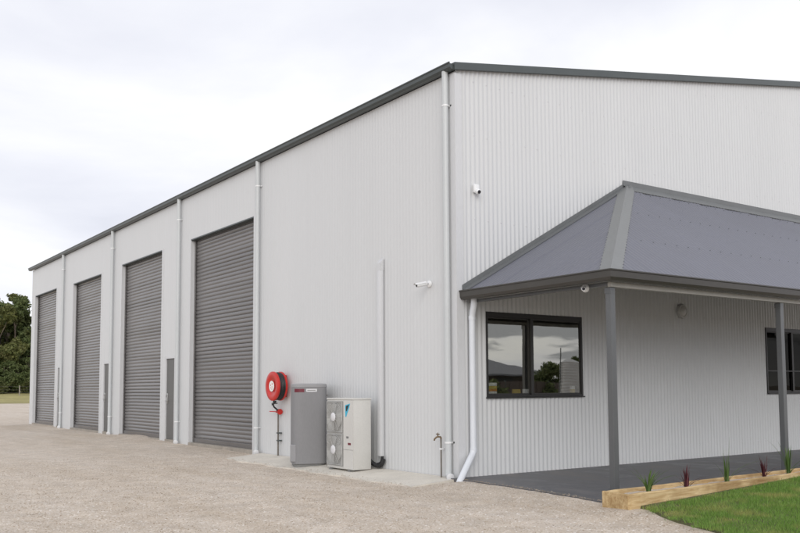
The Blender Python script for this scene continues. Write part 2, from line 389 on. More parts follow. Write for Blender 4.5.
# loose stones where the yard runs up to the camera side
def stones(n, fx, smin, smax):
    base = np.array([(1, 0, 0), (-1, 0, 0), (0, 1, 0), (0, -1, 0), (0, 0, 1), (0, 0, -1)], float)
    tri = np.array([(0, 2, 4), (2, 1, 4), (1, 3, 4), (3, 0, 4), (2, 0, 5), (1, 2, 5), (3, 1, 5), (0, 3, 5)])
    P = fx(n); n = len(P)
    sc = (smin+(smax-smin)*rng.random((n, 1))**2)*np.array([1, 1, .62])*(.7+.6*rng.random((n, 3)))
    ang = rng.random(n)*6.283; c, s = np.cos(ang), np.sin(ang)
    v = base[None]*sc[:, None, :]+rng.normal(0, .16, (n, 6, 3))*sc[:, None, :]
    vx = v[..., 0]*c[:, None]-v[..., 1]*s[:, None]; vy = v[..., 0]*s[:, None]+v[..., 1]*c[:, None]
    v = np.stack([vx, vy, v[..., 2]], -1)+P[:, None, :]
    return v.reshape(-1, 3), (tri[None]+np.arange(n)[:, None, None]*6).reshape(-1, 3)
def slab_x(y): return np.interp(y, [-3.4, -3.05, -2.3, -1.43, -.44, 0], [-.44, -.40, -.29, -.20, -.16, -.12])
def yard_points(n):
    P = np.stack([rng.uniform(-8.5, 0, n), rng.uniform(-6.5, 8, n)], 1); x, y = P[:, 0], P[:, 1]
    ok = (x < np.where(y < -3.4, lawn_x(y)-.02, np.where(y < 0, slab_x(y)-.01, np.where(y < 6.5, -.92, -.12))))
    ok &= ~((y < -3.2) & (y > -3.95) & (x > -.73))
    d = np.hypot(x+8.2, y+10.1); ok &= rng.random(n) < np.clip(11/d, .3, 1)**1.5
    P = P[ok]; return np.array([(a, b, ground_z(a, b)+.001) for a, b in P])
v1, f1 = stones(52000, yard_points, .0035, .0105)
def spill(n):                                                             # stones kicked over the slab and path edges
    out = []
    for _ in range(n):
        if random.random() < .55:
            y = random.uniform(-3.2, -.1); x = float(slab_x(y))+abs(random.gauss(0, .05)); out.append((x, y, .004))
        else:
            y = random.uniform(.2, 6.4); x = -.9+abs(random.gauss(0, .08)); out.append((x, y, -.004-.0645*(-x)+.002))
    return np.array(out)
v2, f2 = stones(800, spill, .003, .009)
tag(raw('gravel_stones', np.vstack([v1, v2]), np.vstack([f1, f2+len(v1)]), M['stones']),
    'loose beige gravel stones scattered over the yard', 'gravel', kind='stuff')

bm = B()                                                                  # dark slab under the verandah
edge = [(float(slab_x(y))+.012*math.sin(y*9)+.01*math.sin(y*23), y) for y in np.arange(-3.28, .001, .12)]
extrude_poly(bm, [(13.4, 0.02), (edge[-1][0], .02)]+edge[::-1]+[(13.4, -3.02)], -.12, 0.)
tag(obj('verandah_slab', fixn(bm), M['slab']), kind='structure')
bm = B()
pe = [(-.90+.035*math.sin(y*4.3)+.02*math.sin(y*11), y) for y in np.arange(-.05, 6.45, .1)]
extrude_poly(bm, [(-.012, -.05, -.004), (-.012, 6.42, -.004)]+[(a, b, -.062) for a, b in pe[::-1]], -.16, .0)
tag(obj('concrete_path', fixn(bm), M['concrete']), kind='structure')

# far field and its rise toward the trees
def field_z(x, y): return -.026+1.05*max(0, min(1, (y-88)/26))**1.2+(.05*noise.noise((x*.2, y*.2, 0)) if y > 90 else 0)
xs = np.concatenate([[-900, -300, -120], np.arange(-60, 100, 4), [140, 300, 900]]); ys = np.concatenate([np.arange(84, 150, 2.), [180, 300, 700, 2000]])
V = np.array([(x, y+(1.2*math.sin(x*.35) if y == 84 else 0), field_z(x, y)) for y in ys for x in xs]); nx = len(xs)
F = np.array([(j*nx+i, j*nx+i+1, (j+1)*nx+i+1, (j+1)*nx+i) for j in range(len(ys)-1) for i in range(nx-1)])
tag(raw('grass_field', V, F, M['field'], smooth=True), kind='structure')

# lawn: thatch sheet and blades
def lawn_z(x, y): return .022+.093*np.clip((np.asarray(x)+.75)/3.8, 0, 1)-.022*np.clip((-4.1-np.asarray(y))/1.5, 0, 1)*np.clip((1.2-np.asarray(x))/2, 0, 1)
lx = np.arange(0, 1.0001, .04); ly = np.arange(-7.6, -3.19, .12); V = []; F = []
for j, y in enumerate(ly):
    x0 = float(lawn_x(y)); 
    for i, t in enumerate(lx):
        x = x0+(9-x0)*t**1.6
        V.append((x, y, float(lawn_z(x, y))-.075*(i == 0)+.006*noise.noise((x*3, y*3, 0))))
nx = len(lx)
F = [(j*nx+i, j*nx+i+1, (j+1)*nx+i+1, (j+1)*nx+i) for j in range(len(ly)-1) for i in range(nx-1)]
tag(raw('lawn_ground', V, F, M['soil'], smooth=True), kind='structure')
def bed_front(x): return -3.80+.0597*(np.asarray(x)+.70)
def blades(n, x0, x1, y0, y1):
    x = rng.uniform(x0, x1, n); y = rng.uniform(y0, y1, n)
    ragged = lawn_x(y)+.05*np.sin(y*13)+.035*np.sin(y*31)+.02*np.sin(y*67)+rng.normal(0, .035, n)
    ok = (x > ragged) & (y < bed_front(x)-.055-(.0 if True else 0)); 
    bare = np.array([noise.noise((a*1.7, b*1.7, 9.)) for a, b in zip(x, y)]); ok &= ~((bare > .42) & (rng.random(n) < .75))
    x, y = x[ok], y[ok]; n = len(x); z = lawn_z(x, y)-.004
    h = rng.uniform(.018, .046, n)*(1+.5*bare[ok])*np.where(rng.random(n) < .06, 1.6, 1); a = rng.random(n)*6.283; w = rng.uniform(.0022, .0042, n)
    dx, dy = np.cos(a)*w, np.sin(a)*w; la = rng.random(n)*6.283; ln = h*rng.uniform(.15, .8, n)
    p0 = np.stack([x-dx, y-dy, z], 1); p1 = np.stack([x+dx, y+dy, z], 1); p2 = np.stack([x+np.cos(la)*ln, y+np.sin(la)*ln, z+h], 1)
    return np.stack([p0, p1, p2], 1).reshape(-1, 3)
V = np.vstack([blades(120000, -2, 4.6, -6.3, -3.5), blades(15000, -2.2, 8.5, -7.6, -3.3)])
tag(raw('lawn_grass', V, np.arange(len(V)).reshape(-1, 3), M['grass']), 'short green mown grass beside the timber garden bed', 'grass', kind='stuff')

# ------------------------------------------------------------------ warehouse
LEN, WID, SL = 27.2, 22., math.tan(rad(9.75))
WH = thing('warehouse', 'large off white corrugated steel shed with four grey roller doors and low gable roof', 'warehouse', (0, 0, 0))
def ztop(u): return 6.172+SL*min(max(u, 0), WID-max(u, 0))
def flat(u): return 6.15
ROLL = [(6.87, 10.42, 5.02), (12.40, 15.78, 5.02), (17.80, 21.06, 4.98), (23.30, 26.60, 5.05)]
PDR = [(11.38, 12.03), (16.82, 17.38), (22.36, 22.90)]
WIN = [(.575, 2.655, 1.20, 2.47), (8.07, 10.15, 1.20, 2.49)]
holes = [(a, b, -.1, z) for a, b, z in ROLL]+[(a, b, -.1, 2.16) for a, b in PDR]
corrugated_wall('side_wall', WH, (0, 0, 0), (0, 1, 0), (-1, 0, 0), 0, LEN, -.1, flat, holes, M['wall'], .0020)
corrugated_wall('gable_wall', WH, (0, 0, 0), (1, 0, 0), (0, -1, 0), 0, WID, -.1, ztop, WIN, [M['wall'], M['label']], AMP, True)
bm = B()
for p in ([(WID, 0, -.1), (WID, LEN, -.1), (WID, LEN, 6.15), (WID, 0, 6.15)], [(0, LEN, -.1), (0, LEN, 6.13), (WID/2, LEN, ztop(WID/2)), (WID, LEN, 6.13), (WID, LEN, -.1)]):
    bm.faces.new([bm.verts.new(v) for v in p])
obj('rear_wall', fixn(bm), M['wall'], WH)
bm = B(); R0 = 6.215
for s in (0, 1):
    q = [(0 if s == 0 else WID, -.04, R0), (WID/2, -.04, R0+SL*WID/2), (WID/2, LEN+.05, R0+SL*WID/2), (0 if s == 0 else WID, LEN+.05, R0)]
    vs = [bm.verts.new(v) for v in q]; ws = [bm.verts.new(Vector(v)-Vector((0, 0, .03))) for v in q]
    bm.faces.new(vs); bm.faces.new(ws[::-1])
    for i in range(4): bm.faces.new((vs[i], vs[(i+1) % 4], ws[(i+1) % 4], ws[i]))
obj('roof', fixn(bm), M['roof'], WH)
obj('floor', boxes(((.27, .06, -.1), (WID-.05, LEN-.05, .03))), M['floor'], WH)
# gutter along the eaves, quad profile with a rolled bead
gp = [(.02, .03), (.10, .03), (.135, .055), (.14, .105), (.155, .115), (.155, .13), (.135, .135), (.128, .11), (.02, .11)]
bm = B(); sweep(bm, [(0, LEN+.18, 6.125), (0, -.045, 6.125)], gp, side=1); obj('gutter', fixn(bm), M['gutter'], WH)
# barge flashing up both rakes
bm = B()
for s in (0, 1):
    pr = [(-.075, .022), (-.02, .022), (-.02, .11), (.16, .11), (.16, .135), (-.075, .135)]       # (y, z) section
    ends = []
    for x in ((-.06, WID/2) if s == 0 else (WID+.06, WID/2)):
        zz = 6.135+SL*(min(x, WID-x)); ends.append([bm.verts.new((x, y, zz+z)) for y, z in pr])
    for j in range(6): bm.faces.new((ends[0][j], ends[0][(j+1) % 6], ends[1][(j+1) % 6], ends[1][j]))
    bm.faces.new(ends[0]); bm.faces.new(ends[1][::-1])
obj('barge_flashing', fixn(bm), M['gutter'], WH)
# folded corner trim
bm = B(); extrude_poly(bm, [(-.022, .10), (-.022, -.022), (.115, -.022), (.115, -.014), (-.014, -.014), (-.014, .10)], -.06, 6.12); obj('corner_flashing', fixn(bm), M['trim'], WH)

# roller doors: curtain, two guides, bottom rail; jamb lining and sill
for a, b, zt in ROLL:
    sp, X = .092, .135; zs = []; 
    prof = [(0, .0), (.12, .008), (.35, .0125), (.6, .012), (.85, .006), (.97, -.002)]
    k = 0; Vv = []
    z = .13
    while z < zt+.05:
        tl = .022*noise.noise((z*1.15, a*3.1, 0))+.014*noise.noise((z*3.7, a, 5))
        for t, d in prof: Vv.append((z+t*sp, d+(t-.5)*tl+random.uniform(-.0005, .0005)))
        z += sp
    bm = B(); cols = [a+.0, (a+b)/2-.3, (a+b)/2+.5, b]; rows = []
    for z, d in Vv: rows.append([bm.verts.new((X-d+.012*math.sin((y-a)/(b-a)*math.pi)*math.sin(z*.6+a)*.4, y, z)) for y in cols])
    for A, C in zip(rows, rows[1:]):
        for j in range(3): bm.faces.new((A[j], C[j], C[j+1], A[j+1]))
    for f in bm.faces:
        f.normal_update()
        if f.normal.x > 0: f.normal_flip()
    d = obj('roller_door', bm, M['door'], WH, smooth=True, angle=60)
    obj('bottom_rail', boxes(((X-.03, a+.01, .031), (X+.02, b-.01, .132)), bev=.005), M['door'], d)
    obj('guide_rail', boxes(((X-.05, a-.02, .045), (X-.02, a+.055, zt)), bev=.004), M['door'], d)
    obj('guide_rail', boxes(((X-.05, b-.055, .045), (X-.02, b+.02, zt)), bev=.004), M['door'], d)
    obj('door_head', boxes(((.03, a+.004, zt-.012), (X+.05, b-.004, zt+.09)), ((-.012, a-.004, zt-.006), (.03, b+.004, zt+.022))), M['gutter'], d)
    for y0, y1, s in ((a-.075, a+.012, 0), (b-.012, b+.075, 1)):
        jb = B(); box(jb, (-.016, y0, -.06), (.012, y1, zt+.05))
        ly = (y1-.012, y1) if s == 0 else (y0, y0+.012)
        box(jb, (.012, ly[0], -.06), (X+.05, ly[1], zt-.02))
        obj('door_jamb', jb, M['trim'], d)
    obj('door_sill', boxes(((-.035, a+.014, -.18), (X+.06, b-.014, .030)), bev=.008), M['sill'], d)
# personnel doors
for a, b in PDR:
    d = obj('access_door', boxes(((.012, a+.03, .045), (.052, b-.03, 2.115)), bev=.003), M['pdoor'], WH)
    bm = B(); box(bm, (-.02, a-.05, -.06), (.07, a+.028, 2.20)); box(bm, (-.02, b-.028, -.06), (.07, b+.05, 2.20)); box(bm, (-.019, a+.028, 2.118), (.07, b-.028, 2.199)); 
    obj('door_frame', bm, M['trim'], d)
    obj('step', boxes(((-.03, a+.03, -.08), (.09, b-.03, .04))), M['sill'], d)
    bm = B(); y = b-.085
    box(bm, (.000, y-.028, .95), (.013, y+.028, 1.22), .003); tube(bm, bend([(.005, y, 1.03), (-.055, y, 1.03), (-.055, y-.12, 1.03)], .02), .011, 8); lathe(bm, [(0, .03), (.02, .028), (.022, 0)], (.0, y, 1.16), (-1, 0, 0), 12)
    obj('handle', fixn(bm), M['chrome'], d, smooth=True)
# downpipes
for y in (.15, 6.58, 11.08, 16.53, 22.22):
    r = .049; bm = B()
    tube(bm, bend([(-.075, y, 6.17), (-.075, y, 6.0), (-.073, y, .24), (-.075, y, .02), (-.115, y-.085, .012)], .07, 6), r, 16)
    p = obj('downpipe', fixn(bm), M['pipe'], WH, smooth=True)
    bm = B(); lathe(bm, [(0, .0), (.050, 0), (.058, .006), (.058, .04), (.049, .045)], (-.135, y-.125, .012), (.42, .9, 0), 24); obj('outlet_shoe', fixn(bm), M['trim'], p, smooth=True)
    for z in (5.62, .50):
        bm = B(); lathe(bm, [(r+.001, 0), (r+.006, 0), (r+.006, .026), (r+.001, .026), (r+.001, 0)], (-.073, y, z), (0, 0, 1), 20)
        box(bm, (-.022, y-.085, z), (-.014, y+.085, z+.026))
        obj('bracket', fixn(bm), M['white'], p)
# windows
for wi, (a, b, z0, z1) in enumerate(WIN):
    bm = B(); fw = .018; mid = a+.462*(b-a)
    for lo, hi in (((a-.02, -.014, z0-.02), (a+fw, .07, z1+.02)), ((b-fw, -.014, z0-.02), (b+.02, .07, z1+.02)), ((a+fw, -.013, z0-.02), (b-fw, .07, z0+.010)), ((a+fw, -.013, z1-.055), (b-fw, .07, z1+.02)), ((a-.035, -.045, z0-.040), (b+.03, -.004, z0-.021))):
        box(bm, lo, hi, .003)
    w = obj('window', bm, M['frame'], WH)
    S = []
    for k, (p, q, yo) in enumerate(((a+fw, mid+.02, .024), (mid-.035, b-fw, -.003))):
        bm = B(); s = .017
        box(bm, (p, yo, z0+.011), (p+s+(.04 if k else 0), yo+.028, z1-.056)); box(bm, (q-s-(.045 if not k else 0), yo, z0+.011), (q, yo+.028, z1-.056))
        box(bm, (p+s, yo+.001, z0+.011), (q-s, yo+.027, z0+.034)); box(bm, (p+s, yo+.001, z1-.075), (q-s, yo+.027, z1-.056))
        obj('sash', bm, M['frame'], w)
        bm = B(); t = .006*(1 if k else -1)
        bm.faces.new([bm.verts.new(v) for v in ((p+.01, yo+.014, z0+.015), (q-.01, yo+.014, z0+.015), (q-.01, yo+.014, z1-.06), (p+.01, yo+.014, z1-.06))])
        obj('pane', bm, M['glass'] if wi == 0 else M['screenglass'], w)
    obj('sill', boxes(((a-.02, .072, z0-.03), (b+.02, .26, z0+.012))), M['acdark'], w)
    if wi:
        bm = B(); tz = z0+.42; box(bm, (a+fw, -.0125, tz), (b-fw, -.004, tz+.02)); box(bm, (mid+.5, -.0125, z0+.05), (mid+.53, -.004, tz-.001)); obj('fly_screen_bar', bm, M['frame'], w)
# office fit-out just behind the glass: back wall in grey plasterboard
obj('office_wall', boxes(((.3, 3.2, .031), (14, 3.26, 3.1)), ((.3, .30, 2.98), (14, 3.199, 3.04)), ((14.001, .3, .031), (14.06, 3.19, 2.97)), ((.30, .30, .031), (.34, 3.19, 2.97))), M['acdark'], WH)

# ------------------------------------------------------------------ things on the inner window sill
def sill_thing(name, label, cat, x0, x1, h, y, layers):
    t = thing(name, label, cat, ((x0+x1)/2, y, 1.23)); z = 1.2125
    for nm, hh, m in layers:
        obj(nm, boxes(((x0, y-.012, z), (x1, y+.05, z+hh-.0015)), bev=.003), m, t); z += hh
    return t
sill_thing('booklet_stack', 'striped booklets standing at the left corner of the window sill', 'booklets', .70, .86, .2, .11,
           [('booklet', .055, M['paper']), ('booklet', .035, M['orange']), ('booklet', .05, M['yellow']), ('booklet', .05, M['paper'])])
def card(name, label, cat, x0, x1, h, m):
    bm = B(); box(bm, (x0, .10, 1.2125), (x1, .13, 1.2125+h), .003); o = obj(name, bm, m, origin=((x0+x1)/2, .115, 1.2125)); tag(o, label, cat)
card('yellow_box', 'small yellow box on the window sill left of the white card', 'box', 1.20, 1.36, .085, M['yellow'])
card('white_card', 'low white card on the window sill beside the yellow box', 'card', 1.42, 1.60, .085, M['paper'])
t = thing('paper_carton', 'small cream and yellow carton at the right end of the window sill', 'carton', (2.555, .12, 1.23))
obj('carton_base', boxes(((2.52, .10, 1.2125), (2.60, .15, 1.29)), bev=.003), M['yellow'], t); obj('carton_lid', boxes(((2.522, .102, 1.2905), (2.598, .148, 1.345)), bev=.003), M['paper'], t)

# ------------------------------------------------------------------ verandah
VX, VY, VZ, VR = .10, -2.88, 2.70, 13.2        # eave corner at the left front, gutter height, right end
AP = Vector((3.90, 0, 4.86))                   # where the hip meets the wall
VE = thing('verandah', 'lean to verandah with blue grey hipped roof on grey posts', 'verandah', (.22, -2.77, 0))
EZ = 2.765
def roof_plane(name, e0, e1, topf, nrm, mat, extra=None):
    """corrugated sheet: ribs climb from the eave e0-e1 to topf(t)"""
    e0 = Vector(e0); e1 = Vector(e1); L = (e1-e0).length; n = int(L/(PITCH/6)); bm = B(); prev = None; nrm = Vector(nrm).normalized()
    for i in range(n+1):
        t = i/n; u = t*L; o = nrm*(.0042*math.cos(2*math.pi*u/.09)+.011*((u/.80) % 1.)+.0015*math.sin(u*1.7)); p = e0.lerp(e1, t); q = topf(t)
        row = [bm.verts.new(p.lerp(q, k/3)+o) for k in range(4)]
        if prev:
            for k in range(3): bm.faces.new((prev[k], row[k], row[k+1], prev[k+1]))
        prev = row
    for f in bm.faces:
        f.normal_update()
        if f.normal.dot(nrm) < 0: f.normal_flip()
    if extra: extra(bm)
    return obj(name, bm, mat, VE, smooth=True, angle=70)
c0 = Vector((VX-.02, VY-.02, EZ)); cr_ = Vector((VR, VY-.02, EZ)); cl = Vector((VX-.02, -.012, EZ))
ridge_y = -.012
def front_top(t):
    x = c0.x+(cr_.x-c0.x)*t
    if x < AP.x: s = (x-c0.x)/(AP.x-c0.x); return Vector((x, c0.y+(ridge_y-c0.y)*s, EZ+(AP.z-EZ)*s))
    return Vector((x, ridge_y, AP.z))
nf = Vector((0, -(AP.z-EZ), -c0.y)).normalized(); nl = Vector((-(AP.z-EZ), 0, AP.x-c0.x)).normalized()
def screws(bm):
    for fr in (.30, .62, .9):
        u = .3
        while u < cr_.x-c0.x:
            t = u/(cr_.x-c0.x); q = front_top(t); p = c0.lerp(cr_, t); full = (Vector((0, ridge_y, AP.z))-Vector((0, c0.y, EZ))).length; w = full*fr
            if (q-p).length > w+.3:
                n0 = len(bm.faces); lathe(bm, [(.008, 0), (.008, .006), (.004, .010), (0, .010)], p+(q-p).normalized()*w+nf*.016, nf, 6)
                bm.faces.ensure_lookup_table()
                for f in bm.faces[n0:]: f.material_index = 1
            u += .27
roof = roof_plane('front_roof', c0, cr_, front_top, nf, [M['vroof'], M['gutter']], screws)
def left_top(t):
    y = cl.y+(c0.y-cl.y)*t; s = 1-t
    return Vector((c0.x+(AP.x-c0.x)*s, y, EZ+(AP.z-EZ)*s))
roof_plane('end_roof', cl, c0, left_top, nl, M['vroof'])
# hip capping with scalloped edges
bm = B(); hd = Vector((AP.x, ridge_y, AP.z))-c0; rows = []
up_f = Vector((1, 0, 0)); n = 150
for i in range(n+1):
    s = -.012+1.012*i/n; p = c0+hd*s
    wv = .205+.008*(1 if (i//2) % 2 else -1)
    f_ = Vector((wv, 0, 0)); f_ = f_+Vector((0, 0, 0)); pf = p+f_+nf*.020; 
    l_ = Vector((0, wv, 0)); pl = p+l_*.86+nl*.020; 
    mid = p+(nf+nl).normalized()*.045
    rows.append([bm.verts.new(v) for v in (pf+nf*-.014, pf, p+f_*.18+nf*.030, mid, p+l_*.16+nl*.030, pl, pl-nl*.014)])
for A, C in zip(rows, rows[1:]):
    for j in range(6): bm.faces.new((A[j], A[j+1], C[j+1], C[j]))
obj('hip_capping', fixn(bm), M['hipcap'], VE, smooth=True, angle=20)
# apron flashing against the wall over the front roof, and the raked one over the end roof
bm = B(); rows = []
for i in range(0, 201):
    x = AP.x-.12+(VR-AP.x+.12)*i/200; d = .23+.007*(1 if i % 2 else -1)
    a = Vector((x, -.024, AP.z+.105)); b = Vector((x, -.028, AP.z+.018)); dirv = (c0-Vector((c0.x, ridge_y, AP.z))).normalized(); c = Vector((x, ridge_y, AP.z))+dirv*d+nf*.021
    rows.append([bm.verts.new(v) for v in (a, b, c, c-nf*.016)])
for A, C in zip(rows, rows[1:]):
    for j in range(3): bm.faces.new((A[j], A[j+1], C[j+1], C[j]))
obj('apron_flashing', fixn(bm), M['apron'], VE, smooth=True, angle=20)
bm = B(); rows = []
for s in (0, 1):
    p = cl.lerp(Vector((AP.x, ridge_y, AP.z)), s)
    rows.append([bm.verts.new(v) for v in (p+Vector((0, -.012, .10)), p+Vector((0, -.016, .035)), p+nl*.022+Vector((0, -.12, 0)), p+nl*.004+Vector((0, -.122, 0)))])
for j in range(3): bm.faces.new((rows[0][j], rows[0][j+1], rows[1][j+1], rows[1][j]))
obj('raked_flashing', fixn(bm), M['apron'], VE)
# gutter round the eave
vp = [(.0, -.018), (.075, -.018), (.100, .02), (.105, .095), (.118, .103), (.118, .118), (.100, .122), (.094, .10), (.0, .10)]
bm = B(); sweep(bm, [(VX+.03, -.03, VZ-.04), (VX+.03, VY+.04, VZ-.04), (VR, VY+.04, VZ-.04)], vp, side=1); obj('gutter', fixn(bm), M['vgutter'], VE)
# beams, rafters, posts
PX = (.215, 4.0, 7.85, 11.7)
bm = B(); box(bm, (.215, -2.785, 2.578), (VR-.05, -2.725, 2.640), .004); obj('front_beam', bm, M['beam'], VE)
bm = B(); box(bm, (.222, -2.72, 2.600), (.275, -.03, 2.645), .004); obj('end_beam', bm, M['post'], VE)
bm = B(); o_ = Vector((0, 0, -.045)); q_ = [c0+o_, cr_+o_, Vector((VR, -.014, AP.z))+o_, Vector((AP.x, -.014, AP.z))+o_, cl+o_]; qv = [bm.verts.new(v) for v in q_]; bm.faces.new((qv[0], qv[1], qv[2], qv[3])); bm.faces.new((qv[0], qv[3], qv[4])); obj('added_shade_sheet', bm, M['undershade'], VE)  # added dark sheet below the roof sheeting, paints the underside into shade
bm = B()
for x in PX[1:]:
    s = Matrix.Identity(4); tube(bm, [(x+.045, -2.70, 2.70), (x+.045, -.04, 4.72)], .035, 4)
for f in (.35, .7): tube(bm, [(AP.x*f+.5, ridge_y-2.87*(1-f), EZ+2.08*f-.08), (VR-.05, ridge_y-2.87*(1-f), EZ+2.08*f-.08)], .03, 4)
tube(bm, [c0+Vector((.1, .1, -.05)), AP+Vector((-.05, -.06, -.11))], .035, 4)
each('rafter', fixn(bm), M['beam'], VE)
for x in PX:
    p = obj('post', boxes(((x, -2.77, -.002), (x+.09, -2.685, 2.577)), bev=.006), M['post'], VE)
    bm = B(); box(bm, (x-.03, -2.80, .0015), (x+.12, -2.655, .010)); obj('base_plate', bm, M['post'], p); obj('top_bracket', boxes(((x-.006, -2.776, 2.50), (x+.02, -2.68, 2.57))), M['post'], p)
# white downpipe of the verandah
bm = B(); x = .225
tube(bm, bend([(x-.03, -.16, 2.68), (x-.03, -.16, 2.56), (x-.01, -.085, 2.40), (x-.01, -.082, .37), (x-.40, -.235, -.02), (x-.43, -.245, -.07)], .07, 5), .049, 16)
p = obj('downpipe', fixn(bm), M['pvc'], VE, smooth=True)
bm = B()
for q, w, ax in (((x-.01, -.082, .37), .055, (0, 0, 1)), ((x-.01, -.085, 2.34), .054, (0, 0, 1))): lathe(bm, [(.048, 0), (w, 0), (w, .06), (.048, .06)], q, ax, 16)
each('pipe_collar', fixn(bm), M['pvc'], p, smooth=True)

# ------------------------------------------------------------------ wall mounted equipment
# fire hose reel
HY, HZ = 5.42, 1.375
HR = thing('hose_reel', 'red fire hose reel with black hose on the side wall left of the water heater', 'hose reel', (-.03, 5.6, 0))
def disc(x, r, t):
    bm = B(); lathe(bm, [(0, -t/2), (r*.55, -t/2), (r*.60, -t/2-.012), (r*.93, -t/2-.012), (r, -t/2), (r, t/2), (r*.93, t/2+.004), (0, t/2)], (x, HY, HZ), (1, 0, 0), 48); return fixn(bm)
obj('front_disc', disc(-.285, .288, .03), M['red'], HR, smooth=True)
obj('rear_disc', disc(-.12, .288, .025), M['red'], HR, smooth=True)
bm = B()
for k in range(6):
    x = -.258+k*.0225
    for rr in (.165, .19, .215, .24, .262):
        pts = [(x+(.012 if int(rr*1000) % 2 else 0), HY+math.cos(a)*(rr+.004*math.sin(k*2+a)), HZ+math.sin(a)*(rr+.004*math.sin(k*2+a))) for a in [2*math.pi*i/28 for i in range(29)]]
        if rr > .24 or k == 0: tube(bm, pts, .0135, 6, False)
lathe(bm, [(.24, -.07), (.24, .07)], (-.205, HY, HZ), (1, 0, 0), 32)
obj('hose', fixn(bm), M['black'], HR, smooth=True)
bm = B(); lathe(bm, [(.0, -.006), (.105, -.006), (.105, 0)], (-.310, HY, HZ), (1, 0, 0), 32); hub = obj('hub_label', fixn(bm), M['paper'], HR)
bm = B()
for a, r0, s in ((.5, .04, .012), (2.2, .055, .014), (3.6, .03, .010), (4.4, .06, .012), (5.6, .05, .010)): lathe(bm, [(0, -.004), (s, -.004), (s, 0)], (-.316, HY+math.cos(a)*r0, HZ+math.sin(a)*r0), (1, 0, 0), 10)
each('label_print', fixn(bm), M['red'], hub)
bm = B(); tube(bm, [(-.10, HY, HZ), (-.0, HY, HZ)], .045, 12); box(bm, (-.03, HY-.06, HZ-.22), (-.009, HY+.06, HZ+.22), .004); obj('bracket', fixn(bm), M['red'], HR)
bm = B(); tube(bm, bend([(-.24, HY+.02, HZ-.262), (-.24, HY+.06, HZ-.33), (-.22, HY+.1, HZ-.40), (-.12, HY+.12, HZ-.47), (-.08, 5.62, HZ-.50)], .06), .016, 8); obj('feed_hose', fixn(bm), M['black'], HR, smooth=True)
bm = B(); tube(bm, [(-.25, HY+.10, HZ-.37), (-.24, HY-.04, HZ-.30)], [.012, .018], 8); tube(bm, [(-.24, HY-.10, HZ-.335), (-.24, HY+.12, HZ-.345)], .012, 8); obj('nozzle', fixn(bm), M['black'], HR, smooth=True)
bm = B(); RY = 5.62
tube(bm, [(-.06, RY, -.04), (-.06, RY, .92)], .017, 10); obj('riser_pipe', fixn(bm), M['galv'], HR, smooth=True)
bm = B(); tube(bm, [(-.06, RY+.07, .865), (-.06, RY-.07, .865)], .026, 10); lathe(bm, [(0, 0), (.055, 0), (.06, .012), (.055, .02), (0, .02)], (-.06, RY-.09, .865), (0, 1, 0), 16); tube(bm, [(-.06, RY+.07, .865), (-.15, RY+.20, .87)], .010, 6)
obj('valve', fixn(bm), M['red'], HR, smooth=True)
bm = B()
for z in (.28, .43): box(bm, (-.085, RY-.07, z), (-.012, RY+.024, z+.025))
each('pipe_clip', bm, M['gutter'], HR)

# water heater
WY, WX, WR = 3.70, -.45, .33
WHT = thing('water_heater', 'tall grey water heater cabinet with maroon label beside the twin fan unit', 'water heater', (WX, WY, -.06))
HA = rad(-112)                                   # azimuth its flat front faces
def hr(a, n=4.6):
    q = a-HA; return .305/((abs(math.cos(q))**n+abs(math.sin(q))**n)**(1/n))
def cabinet(prof, n=96):
    bm = B(); rings = [[bm.verts.new((WX+math.cos(t)*(hr(t)+d), WY+math.sin(t)*(hr(t)+d), z)) for t in [2*math.pi*j/n for j in range(n)]] for d, z in prof]
    for A, C in zip(rings, rings[1:]):
        for j in range(n): bm.faces.new((A[j], A[(j+1) % n], C[(j+1) % n], C[j]))
    bm.faces.new(rings[0][::-1]); bm.faces.new(rings[-1]); return fixn(bm)
obj('tank', cabinet([(-.012, .0), (0, .006), (0, 1.345)]), M['heater'], WHT, smooth=True)
obj('lid', cabinet([(-.004, 1.346), (.002, 1.350), (.002, 1.395), (-.012, 1.410), (-.10, 1.416)]), M['heatercap'], WHT, smooth=True)
obj('base_ring', cabinet([(-.03, -.06), (-.03, -.001)]), M['acdark'], WHT)
def wrap(a0, a1, z0, z1, off):
    bm = B(); prev = None
    for i in range(13):
        a = a0+(a1-a0)*i/12; r = hr(a)+off; p = (WX+math.cos(a)*r, WY+math.sin(a)*r)
        row = [bm.verts.new((p[0], p[1], z)) for z in (z0, z1)]
        if prev: bm.faces.new((prev[0], prev[1], row[1], row[0]))
        prev = row
    return fixn(bm)
va = math.atan2(-10.09-WY, -8.23-WX)            # azimuth that faces the drive
obj('maker_label', wrap(HA-.86, HA-.36, 1.262, 1.322, .003), M['maroon'], WHT)
obj('data_label', wrap(HA-.26, HA+.34, 1.268, 1.320, .003), M['label'], WHT)
obj('label_print', wrap(HA-.20, HA+.26, 1.288, 1.300, .0045), M['acdark'], WHT)
bm = B(); Mx = Matrix.Translation((WX+math.cos(HA-.95)*(hr(HA-.95)-.035), WY+math.sin(HA-.95)*(hr(HA-.95)-.035), 0)) @ Matrix.Rotation(HA-.95, 4, 'Z'); box(bm, (-.03, -.07, .04), (.055, .07, .34), .012, Mx); obj('valve_cover', bm, M['heatercap'], WHT)
bm = B(); tube(bm, [(WX+.25, WY-.12, .35), (-.012, WY-.12, .35)], .014, 8); tube(bm, [(WX+.25, WY+.1, 1.2), (-.012, WY+.1, 1.2)], .014, 8); each('water_pipe', fixn(bm), M['brass'], WHT, smooth=True)

